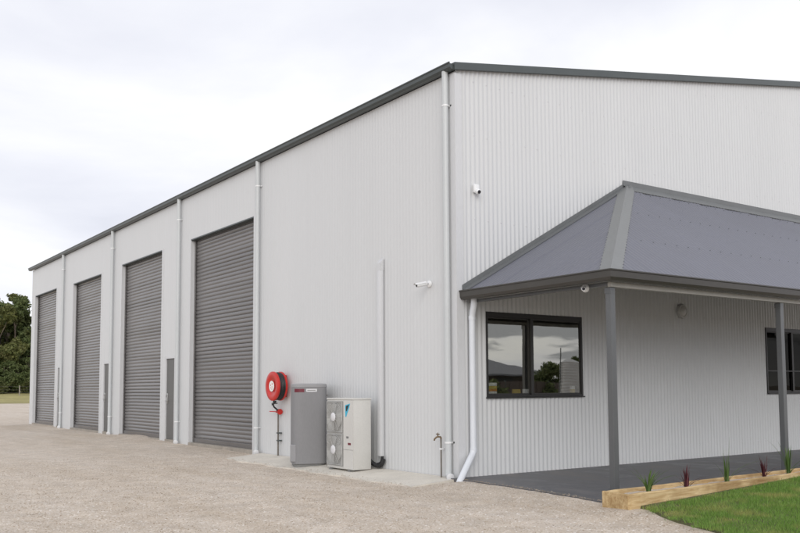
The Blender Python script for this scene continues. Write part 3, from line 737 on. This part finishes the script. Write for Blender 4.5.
# outdoor air conditioner with two fans
AX0, AX1, AY0, AY1, AZ0, AZ1 = -.55, -.19, 2.05, 2.885, -.012, 1.165
AC = thing('air_conditioner', 'ivory twin fan air conditioner outdoor unit on the concrete path beside the heater', 'air conditioner', ((AX0+AX1)/2, (AY0+AY1)/2, -.045))
YS = AY0+.30                                     # fan side is y > YS
bm = B(); box(bm, (AX0+.006, AY0+.004, AZ0), (AX1, AY1-.004, AZ1-.03), .012); body = obj('casing', bm, M['ac'], AC, smooth=True)
bm = B(); box(bm, (AX0-.006, AY0-.006, AZ1-.032), (AX1+.006, AY1+.006, AZ1), .010); obj('lid', bm, M['ac'], AC, smooth=True)
bm = B(); box(bm, (AX0-.004, AY0, AZ0+.01), (AX0+.004, YS-.006, .31), .003); box(bm, (AX0-.004, AY0, .316), (AX0+.004, YS-.006, AZ1-.036), .003); obj('service_panel', bm, M['ac'], AC)
bm = B()
for y in (AY0+.08, AY1-.16): box(bm, (AX0-.01, y, -.05), (AX1+.01, y+.07, AZ0))
each('foot', bm, M['acdark'], AC)
for zc in (.30, .845):
    yc = (YS+AY1)/2; r = .245
    bm = B(); lathe(bm, [(0, 0), (r, 0)], (AX0-.0005, yc, zc), (-1, 0, 0), 40); box(bm, (AX0-.0, YS+.004, zc-.268), (AX0+.005, AY1-.010, zc+.268)); f = obj('fan', fixn(bm), M['fanshade'], AC)
    bm = B()
    for k in range(3):
        a0 = k*2.094+.4; ring = []
        for i in range(7):
            a = a0+i*.22; ring.append((bm.verts.new((AX0-.006-.002*i, yc+math.cos(a)*.06, zc+math.sin(a)*.06)), bm.verts.new((AX0-.004-.002*i, yc+math.cos(a+.25)*r*.93, zc+math.sin(a+.25)*r*.93))))
        for p, q in zip(ring, ring[1:]): bm.faces.new((p[0], p[1], q[1], q[0]))
    obj('fan_blade', fixn(bm), M['acgrey'], f)
    bm = B()
    for i in range(1, 12):
        rr = r*i/11; tube(bm, [(AX0-.032+.015*(rr/r)**4, yc+math.cos(a)*rr, zc+math.sin(a)*rr) for a in [2*math.pi*j/36 for j in range(37)]], .0032, 4, False)
    for k in range(12):
        a = k*math.pi/6; tube(bm, [(AX0-.032, yc+math.cos(a)*.05, zc+math.sin(a)*.05), (AX0-.018, yc+math.cos(a)*r, zc+math.sin(a)*r)], .0032, 4)
    for s in (-1, 1):
        tube(bm, [(AX0-.010, yc+s*.245, zc-.25), (AX0-.010, yc+s*.245, zc+.25)], .006, 4); tube(bm, [(AX0-.010, yc-.245, zc+s*.25), (AX0-.010, yc+.245, zc+s*.25)], .006, 4)
    obj('fan_guard', fixn(bm), M['acgrey'], f)
    bm = B(); lathe(bm, [(0, .018), (.06, .016), (.075, .006), (.075, 0)], (AX0-.034, yc, zc), (-1, 0, 0), 24); obj('fan_hub', fixn(bm), M['label'], f, smooth=True)
def plate(pts, x, m, nm):
    bm = B(); vs = [bm.verts.new((x, y, z)) for y, z in pts]; bm.faces.new(vs); q = bmesh.ops.extrude_face_region(bm, geom=list(bm.faces)); bmesh.ops.translate(bm, verts=[v for v in q['geom'] if isinstance(v, bmesh.types.BMVert)], vec=(-.002, 0, 0)); return obj(nm, fixn(bm), m, body)
ly, lz = AY0+.235, 1.045                         # the two-tone wedge mark
plate([(ly, lz), (ly-.155, lz+.03), (ly-.13, lz-.03), (ly-.035, lz-.19), (ly-.01, lz-.19)], AX0-.0045, M['cyan'], 'maker_mark')
plate([(ly-.03, lz-.012), (ly-.125, lz+.008), (ly-.055, lz-.095), (ly-.03, lz-.10)], AX0-.0068, M['ink'], 'maker_mark')
plate([(AY0+.20, .50), (AY0+.13, .50), (AY0+.13, .535), (AY0+.20, .535)], AX0-.0045, M['acdark'], 'small_label')
plate([(AY0+.15, .395), (AY0+.06, .395), (AY0+.06, .43), (AY0+.15, .43)], AX0-.0045, M['maroon'], 'small_label')
bm = B(); tube(bm, bend([(AX1-.02, AY0+.12, .22), (-.14, AY0+.10, .10), (-.09, 2.02, .035), (-.065, 1.93, .06), (-.05, 1.90, .16)], .05), .036, 10); tube(bm, bend([(AX1-.02, AY0+.20, .16), (-.12, AY0+.05, .05), (-.06, 1.95, .09), (-.05, 1.93, .2)], .05), .022, 8); each('insulated_pipe', fixn(bm), M['black'], AC, smooth=True)

# white duct cover on the wall
bm = B(); CY = 1.98
box(bm, (-.085, CY-.055, .20), (-.012, CY+.055, 3.36), .012)
extrude_poly(bm, [(-.0855, CY-.056, 3.43), (-.012, CY-.056, 3.50), (-.012, CY+.056, 3.50), (-.0855, CY+.056, 3.43)], 3.30, 3.5); fixn(bm)
o = obj('duct_cover', bm, M['trim'], origin=(-.05, CY, .2), smooth=True); tag(o, 'tall narrow off white duct cover on the side wall above the black pipe', 'duct cover')

# bullet security camera on the side wall
def bullet(name, label, base, wall_n, aim, L=.24, R=.036, arm=.10):
    base = Vector(base); wall_n = Vector(wall_n).normalized(); aim = Vector(aim).normalized()
    t = thing(name, label, 'security camera', base)
    bm = B(); lathe(bm, [(0, .034), (.030, .034), (.052, .022), (.056, 0), (0, 0)], base, wall_n, 20); obj('mount', fixn(bm), M['white'], t, smooth=True)
    j = base+wall_n*(.03+arm)+Vector((0, 0, -.01))
    bm = B(); tube(bm, [base+wall_n*.03, j], .016, 10); obj('arm', fixn(bm), M['heatercap'], t, smooth=True)
    bm = B(); c = j; lathe(bm, [(0, -.05), (R*.8, -.05), (R, -.035), (R, L-.03), (R*.93, L-.028), (R*.9, L-.012), (0, L-.012)], c, aim, 20); b = obj('body', fixn(bm), M['white'], t, smooth=True)
    s = aim.cross(Vector((0, 0, 1))).normalized(); u = s.cross(aim)
    bm = B(); pr = None
    for i in range(9):
        a = rad(20+140*i/8); d = s*math.cos(a)*(R+.008)+u*math.sin(a)*(R+.008); row = [bm.verts.new(c+aim*(-.03)+d), bm.verts.new(c+aim*(L+.02)+d)]
        if pr: bm.faces.new((pr[0], pr[1], row[1], row[0]))
        pr = row
    obj('sun_shield', fixn(bm), M['white'], b, smooth=True)
    bm = B(); lathe(bm, [(0, .003), (R*.75, .003), (R*.75, 0)], c+aim*(L-.0125), aim, 20); obj('lens', fixn(bm), M['lens'], b)
bullet('bullet_camera', 'white bullet security camera on an arm on the side wall near the corner', (-.010, .66, 2.945), (-1, 0, 0), (-1, .10, -.22), .155, .032, .075)
bullet('bullet_camera', 'small white bullet security camera tucked under the verandah gutter by the first post', (.221, -2.36, 2.60), (-1, 0, 0), (-.75, -.75, -.12), .12, .028, .02)

# turret camera high on the gable wall
TC = thing('turret_camera', 'white turret security camera with black eye high on the gable wall', 'security camera', (.375, -.012, 4.37))
bm = B(); box(bm, (.315, -.06, 4.30), (.425, -.010, 4.44), .022); obj('housing', bm, M['white'], TC, smooth=True)
bm = B(); bmesh.ops.create_uvsphere(bm, u_segments=20, v_segments=12, radius=.045, matrix=Matrix.Translation((.372, -.075, 4.315))); b = obj('eyeball', bm, M['white'], TC, smooth=True)
bm = B(); a = Vector((-.12, -.85, -.25)).normalized(); lathe(bm, [(0, .010), (.024, .008), (.029, 0), (0, -.015)], Vector((.372, -.075, 4.315))+a*.040, a, 18); obj('lens', fixn(bm), M['lens'], b, smooth=True)

# round bulkhead light under the verandah
BL = thing('bulkhead_light', 'round grey bulkhead light on the gable wall under the verandah roof', 'wall light', (5.33, -.012, 2.71))
bm = B(); lathe(bm, [(.0, 0), (.135, 0), (.14, .02), (.125, .055), (.10, .06), (.095, .045)], (5.33, -.010, 2.71), (0, -1, 0), 32); obj('rim', fixn(bm), M['acgrey'], BL, smooth=True)
bm = B(); lathe(bm, [(.096, .04), (.088, .055), (.05, .066), (0, .07)], (5.33, -.010, 2.71), (0, -1, 0), 32); obj('diffuser', fixn(bm), M['acgrey'], BL, smooth=True)

# garden tap on its standpipe
TY, TX = .30, -.095
TP = thing('garden_tap', 'brass garden tap on a thin standpipe at the corner of the shed', 'tap', (TX, TY, .0))
bm = B(); tube(bm, [(TX, TY, -.05), (TX, TY, .57)], .0125, 10); obj('standpipe', fixn(bm), M['galv'], TP, smooth=True)
bm = B(); tube(bm, bend([(TX, TY, .555), (TX, TY, .59), (TX-.05, TY+.03, .594), (TX-.085, TY+.05, .56), (TX-.087, TY+.05, .535)], .015), .0125, 10); tube(bm, [(TX-.04, TY+.025, .59), (TX-.04, TY+.025, .625)], .009, 8)
obj('spout', fixn(bm), M['brass'], TP, smooth=True)
bm = B(); tube(bm, [(TX-.04, TY-.012, .632), (TX-.04, TY+.062, .632)], .008, 8); tube(bm, [(TX-.04, TY+.025, .62), (TX-.04, TY+.025, .655)], .006, 8); obj('handle', fixn(bm), M['brass'], TP, smooth=True)
bm = B(); box(bm, (TX-.018, TY-.018, .40), (-.012, TY+.018, .425)); obj('pipe_clip', bm, M['white'], TP)

# ------------------------------------------------------------------ garden bed
GB = thing('garden_bed', 'long raised garden bed of pale timber sleepers beside the lawn', 'garden bed', (-.66, -3.57, -.05))
def board(a, b, th, z0, z1, name):
    a = Vector(a); b = Vector(b); d = b-a; L = d.length; bm = B(); vs = box(bm, (0, 0, z0), (L, th, z1), .009)
    bmesh.ops.subdivide_edges(bm, edges=[e for e in bm.edges if e.calc_length() > .5], cuts=40, use_grid_fill=True)
    for v in bm.verts:
        v.co.y += .006*noise.noise((v.co.x*1.3, 3, z0)); v.co.z += .004*noise.noise((v.co.x*2.1, 7, 1))+.003*noise.noise((v.co.x*7, v.co.y*9, 2))
    me_m = Matrix.Translation(a) @ Matrix.Rotation(math.atan2(d.y, d.x), 4, 'Z')
    bmesh.ops.transform(bm, matrix=me_m, verts=bm.verts)
    return obj(name, bm, M['timber'], GB)
board((-.675, -3.765, 0), (6.6, -3.365, 0), .052, -.055, .165, 'front_sleeper')
board((-.60, -3.375, 0), (6.6, -3.10, 0), .05, -.055, .160, 'back_sleeper')
board((-.66, -3.335, 0), (-.732, -3.767, 0), .05, -.055, .166, 'end_sleeper')
bm = B(); P = []; 
gxs = np.arange(-.60, 6.6, .06); rows = []
for x in gxs:
    y0 = float(bed_front(x))+.04; y1 = -3.36+.0382*(x+.6)
    rows.append([bm.verts.new((x, y0+(y1-y0)*k/6, .112+.018*noise.noise((x*6, k*1.3, 0))+.02*math.sin(k/6*math.pi))) for k in range(7)])
for A, C in zip(rows, rows[1:]):
    for j in range(6): bm.faces.new((A[j], C[j], C[j+1], A[j+1]))
obj('soil', fixn(bm), M['gravel'], GB, smooth=True)

def strap_plant(name, label, loc, mat, leaves, h, spread, group, tall=(), width=.011):
    loc = Vector(loc); t = thing(name, label, 'plant', loc, group); V = []; Fq = []
    specs = [(random.uniform(0, 6.28), h*random.uniform(.55, 1), spread*random.uniform(.2, 1.), width*random.uniform(.7, 1.1)) for _ in range(leaves)]+[(a, hh, s, width*.8) for a, hh, s in tall]
    for a, hh, s, w in specs:
        d = Vector((math.cos(a), math.sin(a), 0)); sd = Vector((-d.y, d.x, 0)); base = loc+d*random.uniform(0, .022)+Vector((random.uniform(-.012, .012), random.uniform(-.012, .012), 0)); k0 = len(V)
        for i in range(7):
            q = i/6; p = base+d*(s*hh*q**1.7)+Vector((0, 0, hh*(q-.22*s*q**3))); ww = w*(1-q**2.2)*(.6+.8*min(1, q*4))+.0008
            fold = Vector((0, 0, ww*.35)); V += [p-sd*ww+fold, p, p+sd*ww+fold]
        for i in range(6):
            for j in (0, 1): b0 = k0+i*3+j; Fq.append((b0, b0+1, b0+4, b0+3))
    raw('leaves', [tuple(v) for v in V], Fq, mat, t, smooth=True)
    bm = B(); tube(bm, [loc+Vector((0, 0, -.03)), loc+Vector((0, 0, .05))], [.022, .012], 8); obj('stem', fixn(bm), M['stem'] if mat is M['strap'] else mat, t)
def bed_pt(x, f): y0 = float(bed_front(x))+.05; y1 = -3.385; return (x, y0+(y1-y0)*f, .118)
GG = 'strappy plants in the garden bed'
# camera-right in plan is (.81, -.58): its azimuth is about -35 degrees
AR = rad(-35.4); AL = AR+math.pi
strap_plant('grass_plant', 'bright green strappy plant nearest the left end of the garden bed', bed_pt(-.10, .55), M['strap'], 22, .31, .75, GG, [(AL, .36, .55), (AL+.25, .33, .75), (AR, .33, .75), (AR+.2, .31, .55), (AR-.3, .29, 1.1), (AR+.1, .27, 1.3)], .008)
strap_plant('cordyline', 'burgundy spiky plant second from the left end of the garden bed', bed_pt(.64, .60), M['purple'], 19, .33, .30, GG, [(AL, .2, .9), (AR, .20, 1.5), (AR+.2, .17, 1.7), (AL+.2, .15, 1.5)], .0075)
strap_plant('grass_plant', 'tall thin green plant in the middle of the garden bed', bed_pt(1.49, .62), M['strap'], 16, .40, .16, GG, [(AR, .58, .05), (AL, .47, .06), (AR, .38, 1.2), (AR-.2, .25, 1.2), (AL, .3, .5)], .007)
strap_plant('cordyline', 'burgundy spiky plant just left of the second verandah post', bed_pt(2.36, .72), M['purple'], 19, .33, .30, GG, [(AL, .2, 1.3), (AR, .21, 1.2), (AR+.2, .17, 1.6)], .0075)
strap_plant('grass_plant', 'green upright plant at the foot of the second verandah post', bed_pt(2.98, .85), M['strap'], 18, .42, .15, GG, [(AL, .54, .5), (AL+.1, .50, .25), (AR, .3, .9), (AR+.2, .22, 1.4)], .0075)

# ------------------------------------------------------------------ trees, field fence
def leaf_cloud(lobes, per, size):
    """leaf sprays spread through the crown's lobes, denser toward each lobe's skin"""
    Vs = []
    for cx, cy, cz, rx, ry, rz in lobes:
        n = int(per*rx*rz); d = rng.normal(0, 1, (n, 3)); d /= np.linalg.norm(d, axis=1)[:, None]
        r = rng.random((n, 1))**.45*(.82+.35*np.sin(d[:, :1]*5+cx)*np.sin(d[:, 2:]*4+cy))
        c = np.array([cx, cy, cz])+d*r*np.array([rx, ry, rz])
        a = rng.normal(0, 1, (n, 3)); a /= np.linalg.norm(a, axis=1)[:, None]; b = np.cross(a, rng.normal(0, 1, (n, 3))); b /= np.linalg.norm(b, axis=1)[:, None]
        s = size*rng.uniform(.5, 1.3, (n, 1)); a = a*s; b = b*s*.5
        Vs.append(np.stack([c-a, c-b, c+a, c+b], 1).reshape(-1, 3))
    V = np.vstack(Vs); return V, np.arange(len(V)).reshape(-1, 4)
def tree(label, x, y, h, w, mat, z0=0., low=.12, per=520, size=.24, group=None, name='tree', cat='tree', seed=0):
    r_ = random.Random(seed); t = thing(name, label, cat, (x, y, z0), group); lobes = []
    bm = B(); lean = (r_.uniform(-.4, .4), r_.uniform(-.4, .4))
    tp = [(x+lean[0]*k, y+lean[1]*k, z0+h*(.85*k)-.1) for k in (0, .2, .45, .7, 1)]; tube(bm, tp, [h*.022, h*.018, h*.014, h*.009, h*.004], 8)
    for i in range(11):
        q = low+(1-low)*(i+.5)/11; a = r_.uniform(0, 6.28); rr = w*.33*r_.uniform(.3, 1)*(1.15-.75*abs(q-.45))
        c = (x+lean[0]*q+math.cos(a)*rr, y+lean[1]*q+math.sin(a)*rr, z0+h*q*.94+.2); s = w*r_.uniform(.17, .30)*(1.15-.55*q)
        lobes.append((*c, s, s, s*r_.uniform(.6, .9))); k = max(0, q-.18)
        tube(bm, [(x+lean[0]*k, y+lean[1]*k, z0+h*.85*k), ((x+c[0])/2, (y+c[1])/2, z0+h*(q-.1)*.9), c], [h*.008, h*.005, h*.002], 5)
    obj('trunk', fixn(bm), M['trunk'], t, smooth=True)
    V, F = leaf_cloud(lobes, per, size); raw('crown', V, F, mat, t)
TG = 'trees beyond the far field'
TL = 'bushy olive green tree in the dense row beyond the field'
k = 0
for x, y, h, w, m, lab in ((15.3, 116, 11.9, 9, 'leaf2', 'olive bushy tree at the left edge of the photo behind the field'), (18.0, 117, 13.2, 8, 'leaf', 'dark tall tree beside the far corner of the shed'),
                      (16.8, 123, 12.6, 8, 'leaf', TL), (12.2, 119, 12.2, 9, 'leaf', TL), (20.5, 121, 14.2, 8.5, 'leaf', TL), (23.5, 118, 13.0, 9, 'leaf2', TL), (8.5, 122, 12.5, 9, 'leaf2', TL), (18.8, 127, 15.0, 8, 'leaf2', TL), (15.7, 120.5, 12.6, 9, 'leaf', TL), (16.2, 125.5, 9.6, 8, 'leaf2', TL), (14.9, 124.5, 9.2, 8, 'leaf', TL), (17.3, 129, 14.2, 9, 'leaf', TL), (14.2, 128, 14.0, 9, 'leaf', TL), (26.5, 124, 14, 9, 'leaf', TL), (5, 118, 11.5, 9, 'leaf', TL)):
    tree(lab, x, y, h, w, M[m], field_z(x, y)-.05, .06, 900, .21, TG, seed=k); k += 1
for x, y, h, w in ((13.9, 111, 3.4, 4.4), (15.6, 112, 4.2, 4.6), (17.2, 111.5, 3.8, 4.6), (19.2, 111, 3.4, 4.2), (21.8, 112, 3.4, 4), (11.2, 112, 3.2, 4), (16.4, 113.5, 5.2, 4.6), (18.4, 113.5, 5, 4.6)):
    tree('low dark shrub at the foot of the tree row beyond the field', x, y, h, w, M['leaf'], field_z(x, y)-.05, .05, 900, .14, 'shrubs under the far trees', 'shrub', 'shrub', seed=k); k += 1
FN = thing('wire_fence', 'thin post and wire fence across the far field below the trees', 'fence', (16.2, 106, field_z(16.2, 106)))
for i in range(7):
    x = 4.7+i*3.83; bm = B(); z = field_z(x, 106); tube(bm, [(x, 106, z-.2), (x, 106, z+1.25)], [.07, .06], 8); obj('post', fixn(bm), M['timberpost'], FN)
bm = B()
for q in (.35, .7, 1.1): tube(bm, [(4.7, 106.06, field_z(5, 106)+q), (27.7, 106.06, field_z(27, 106)+q)], .008, 4)
each('wire', fixn(bm), M['galv'], FN)

# ------------------------------------------------------------------ across the road (seen mirrored in the window)
HO = thing('house', 'low dark house with grey hipped roof mirrored in the left window pane', 'house', (42, -54, 0))
obj('wall', boxes(((31.2, -58, -.05), (51.0, -50.5, 2.45))), M['housewall'], HO)
bm = B(); e = [(30.3, -58.9, 2.45), (51.9, -58.9, 2.45), (51.9, -49.6, 2.45), (30.3, -49.6, 2.45)]; rg = [(35.5, -54.2, 4.45), (46.8, -54.2, 4.45)]
ev = [bm.verts.new(v) for v in e]; rv = [bm.verts.new(v) for v in rg]; ul = [bm.verts.new((v[0], v[1], 2.28)) for v in e]
for f in ((ev[0], ev[1], rv[1], rv[0]), (ev[1], ev[2], rv[1]), (ev[2], ev[3], rv[0], rv[1]), (ev[3], ev[0], rv[0])): bm.faces.new(f)
for i in range(4): bm.faces.new((ev[i], ev[(i+1) % 4], ul[(i+1) % 4], ul[i]))
bm.faces.new(ul[::-1]); obj('roof', fixn(bm), M['houseroof'], HO)
for x in (36, 41, 46):
    w = obj('window', boxes(((x, -50.54, .9), (x+1.8, -50.46, 2.1))), M['frame'], HO)
FP = thing('panel_fence', 'dark brown steel panel fence mirrored low in the window', 'fence', (48, -44, 0))
bm = B()
for i in range(46): x = 36+i*.5; box(bm, (x+.01, -44.02+.03*(i % 2), -.02), (x+.5, -43.98+.03*(i % 2), 1.72))
obj('panel', bm, M['fencepanel'], FP)
for i in range(10): obj('post', boxes(((35.95+i*2.5, -44.09, -.03), (36.05+i*2.5, -43.93, 1.8))), M['gutter'], FP)
TK = thing('water_tank', 'round pale grey corrugated water tank mirrored in the right window pane', 'water tank', (44.0, -39.5, 0))
bm = B(); pf = [(0, -.03), (.92, -.03)]
for i in range(60): pf += [(.92+.018*math.cos(i*1.57), -.02+i*.056)]
pf += [(.95, 3.34), (.2, 3.62), (0, 3.63)]
lathe(bm, pf, (44.0, -39.5, 0), n=40); obj('shell', fixn(bm), M['tank'], TK, smooth=True)
bm = B(); tube(bm, bend([(43.0, -39.7, -.03), (43.0, -39.7, 4.5)], .1), .05, 8); obj('overflow_pipe', fixn(bm), M['gutter'], TK)
tree('dark round tree mirrored beside the tank in the right window pane', 49.9, -46, 3.7, 2.4, M['leaf'], -.03, .15, 700, .2, 'trees mirrored in the window', seed=61)
tree('taller dark tree mirrored at the right edge of the window', 52.6, -47, 4.3, 2.6, M['leaf'], -.03, .15, 600, .2, 'trees mirrored in the window', seed=62)
tree('dense dark bush mirrored between the house and the tank', 47.4, -44.9, 3.1, 5.6, M['leaf'], -.03, .05, 1300, .14, 'trees mirrored in the window', 'shrub', 'shrub', seed=64)
tree('low dark shrub mirrored in front of the brown fence', 38.6, -42.4, 1.5, 2.6, M['leaf'], -.03, .1, 900, .14, 'trees mirrored in the window', 'shrub', 'shrub', seed=63)

# ------------------------------------------------------------------ sky, sun, camera
SUN_EL, SUN_DIR = 25, Vector((-.60, -.80, 0)).normalized()
w = bpy.data.worlds.new('World'); scene.world = w; w.use_nodes = True; nt = w.node_tree; L = nt.links; bg = nt.nodes['Background']
sky = N(nt, 'ShaderNodeTexSky'); sky.sky_type = 'NISHITA'; sky.sun_disc = False; sky.sun_elevation = rad(SUN_EL); sky.sun_rotation = math.atan2(SUN_DIR.x, SUN_DIR.y); sky.air_density = 1; sky.dust_density = 2
STR = .1
tc = N(nt, 'ShaderNodeTexCoord'); sp = N(nt, 'ShaderNodeSeparateXYZ'); L.new(tc.outputs['Generated'], sp.inputs[0])
zz = N(nt, 'ShaderNodeMath', operation='MAXIMUM'); zz.inputs[1].default_value = 0; L.new(sp.outputs['Z'], zz.inputs[0])
za = N(nt, 'ShaderNodeMath', operation='ADD'); za.inputs[1].default_value = .16; L.new(zz.outputs[0], za.inputs[0])
dx = N(nt, 'ShaderNodeMath', operation='DIVIDE'); L.new(sp.outputs['X'], dx.inputs[0]); L.new(za.outputs[0], dx.inputs[1])
dy = N(nt, 'ShaderNodeMath', operation='DIVIDE'); L.new(sp.outputs['Y'], dy.inputs[0]); L.new(za.outputs[0], dy.inputs[1])
cb = N(nt, 'ShaderNodeCombineXYZ'); L.new(dx.outputs[0], cb.inputs[0]); L.new(dy.outputs[0], cb.inputs[1]); cb.inputs[2].default_value = 3.7
n1 = N(nt, 'ShaderNodeTexNoise', Scale=.85, Detail=7., Roughness=.52, Distortion=.4); L.new(cb.outputs[0], n1.inputs['Vector'])
cr = N(nt, 'ShaderNodeValToRGB'); E = cr.color_ramp.elements
E[0].position = .36; E[0].color = (1.12, 1.12, 1.13, 1); E[1].position = .74; E[1].color = (.72, .735, .82, 1)
e = cr.color_ramp.elements.new(.52); e.color = (.955, .965, 1.03, 1); e = cr.color_ramp.elements.new(.62); e.color = (.865, .88, .965, 1)
L.new(n1.outputs[0], cr.inputs[0])
# the half of the sky behind the camera carries the heavier cloud banks
dt = N(nt, 'ShaderNodeVectorMath', operation='DOT_PRODUCT'); dt.inputs[1].default_value = (.55, -.83, -.25); L.new(tc.outputs['Generated'], dt.inputs[0])
mr = N(nt, 'ShaderNodeMapRange'); mr.inputs[1].default_value = .35; mr.inputs[2].default_value = .9; mr.inputs[3].default_value = 0; mr.inputs[4].default_value = .03; L.new(dt.outputs['Value'], mr.inputs[0])
ad = N(nt, 'ShaderNodeMath', operation='ADD'); L.new(n1.outputs[0], ad.inputs[0]); L.new(mr.outputs[0], ad.inputs[1]); L.new(ad.outputs[0], cr.inputs[0])
# low banks of grey cloud and a brighter veil on that side
bs = N(nt, 'ShaderNodeMapRange'); bs.inputs[1].default_value = -.1; bs.inputs[2].default_value = .7; bs.inputs[3].default_value = 1.0; bs.inputs[4].default_value = 1.22; L.new(dt.outputs['Value'], bs.inputs[0])
sv = N(nt, 'ShaderNodeVectorMath', operation='SCALE'); L.new(cr.outputs[0], sv.inputs[0]); L.new(bs.outputs[0], sv.inputs['Scale'])
n2 = N(nt, 'ShaderNodeTexNoise', Scale=1.0, Detail=5., Roughness=.55); mp2 = N(nt, 'ShaderNodeMapping'); mp2.inputs['Scale'].default_value = (7, 7, 42); L.new(tc.outputs['Generated'], mp2.inputs['Vector']); L.new(mp2.outputs[0], n2.inputs['Vector'])
zb = N(nt, 'ShaderNodeMath', operation='SUBTRACT'); zb.inputs[1].default_value = .066; L.new(sp.outputs['Z'], zb.inputs[0])
zq = N(nt, 'ShaderNodeMath', operation='ABSOLUTE'); L.new(zb.outputs[0], zq.inputs[0])
zr = N(nt, 'ShaderNodeMapRange'); zr.inputs[1].default_value = 0; zr.inputs[2].default_value = .045; zr.inputs[3].default_value = .17; zr.inputs[4].default_value = -.16; L.new(zq.outputs[0], zr.inputs[0])
nb = N(nt, 'ShaderNodeMath', operation='ADD'); L.new(n2.outputs[0], nb.inputs[0]); L.new(zr.outputs[0], nb.inputs[1])
nm = N(nt, 'ShaderNodeMapRange', interpolation_type='SMOOTHSTEP'); nm.inputs[1].default_value = .54; nm.inputs[2].default_value = .63; L.new(nb.outputs[0], nm.inputs[0])
da = N(nt, 'ShaderNodeMapRange'); da.inputs[1].default_value = .2; da.inputs[2].default_value = .45; L.new(dt.outputs['Value'], da.inputs[0])
nf_ = N(nt, 'ShaderNodeMath', operation='MULTIPLY'); L.new(nm.outputs[0], nf_.inputs[0]); L.new(da.outputs[0], nf_.inputs[1])
cm = N(nt, 'ShaderNodeMix', data_type='RGBA'); L.new(nf_.outputs[0], cm.inputs[0]); L.new(sv.outputs[0], cm.inputs[6]); cm.inputs[7].default_value = (.56, .58, .64, 1)
sc = N(nt, 'ShaderNodeVectorMath', operation='SCALE'); sc.inputs['Scale'].default_value = 1/STR; L.new(cm.outputs[2], sc.inputs[0])
mx = N(nt, 'ShaderNodeMix', data_type='RGBA'); mx.inputs[0].default_value = .93; L.new(sky.outputs[0], mx.inputs[6]); L.new(sc.outputs[0], mx.inputs[7])
L.new(mx.outputs[2], bg.inputs['Color']); bg.inputs['Strength'].default_value = STR
sd = bpy.data.lights.new('sun', 'SUN'); sd.energy = 1.2; sd.angle = rad(38); sd.color = (1, .96, .9)
so = bpy.data.objects.new('sun', sd); COL.objects.link(so)
sdir = Vector((SUN_DIR.x*math.cos(rad(SUN_EL)), SUN_DIR.y*math.cos(rad(SUN_EL)), math.sin(rad(SUN_EL))))
so.rotation_euler = sdir.to_track_quat('Z', 'Y').to_euler(); so.location = (-20, -25, 30)

S_ = 1.33/1.4; yaw, pit, rol = .6185, .0744, -.0055
Fw = Vector((math.sin(yaw)*math.cos(pit), math.cos(yaw)*math.cos(pit), math.sin(pit))); R0_ = Vector((math.cos(yaw), -math.sin(yaw), 0)); U0_ = R0_.cross(Fw)
Rt = R0_*math.cos(rol)+U0_*math.sin(rol); Up = U0_*math.cos(rol)-R0_*math.sin(rol)
cd = bpy.data.cameras.new('camera'); co = bpy.data.objects.new('camera', cd); COL.objects.link(co)
mw = Matrix.Identity(4)
for i in range(3): mw[i][0] = Rt[i]; mw[i][1] = Up[i]; mw[i][2] = -Fw[i]; mw[i][3] = (-8.6638*S_, -10.6176*S_, 1.33)[i]
co.matrix_world = mw; cd.sensor_fit = 'HORIZONTAL'; cd.sensor_width = 36; cd.lens = 870.93/800*36; cd.shift_y = (322.81-266.5)/800
cd.clip_start = .1; cd.clip_end = 6000; scene.camera = co
vs = scene.view_settings; vs.view_transform = 'Standard'; vs.look = 'None'; vs.gamma = 1; vs.exposure = 0
try: vs.use_curve_mapping = False
except Exception: pass
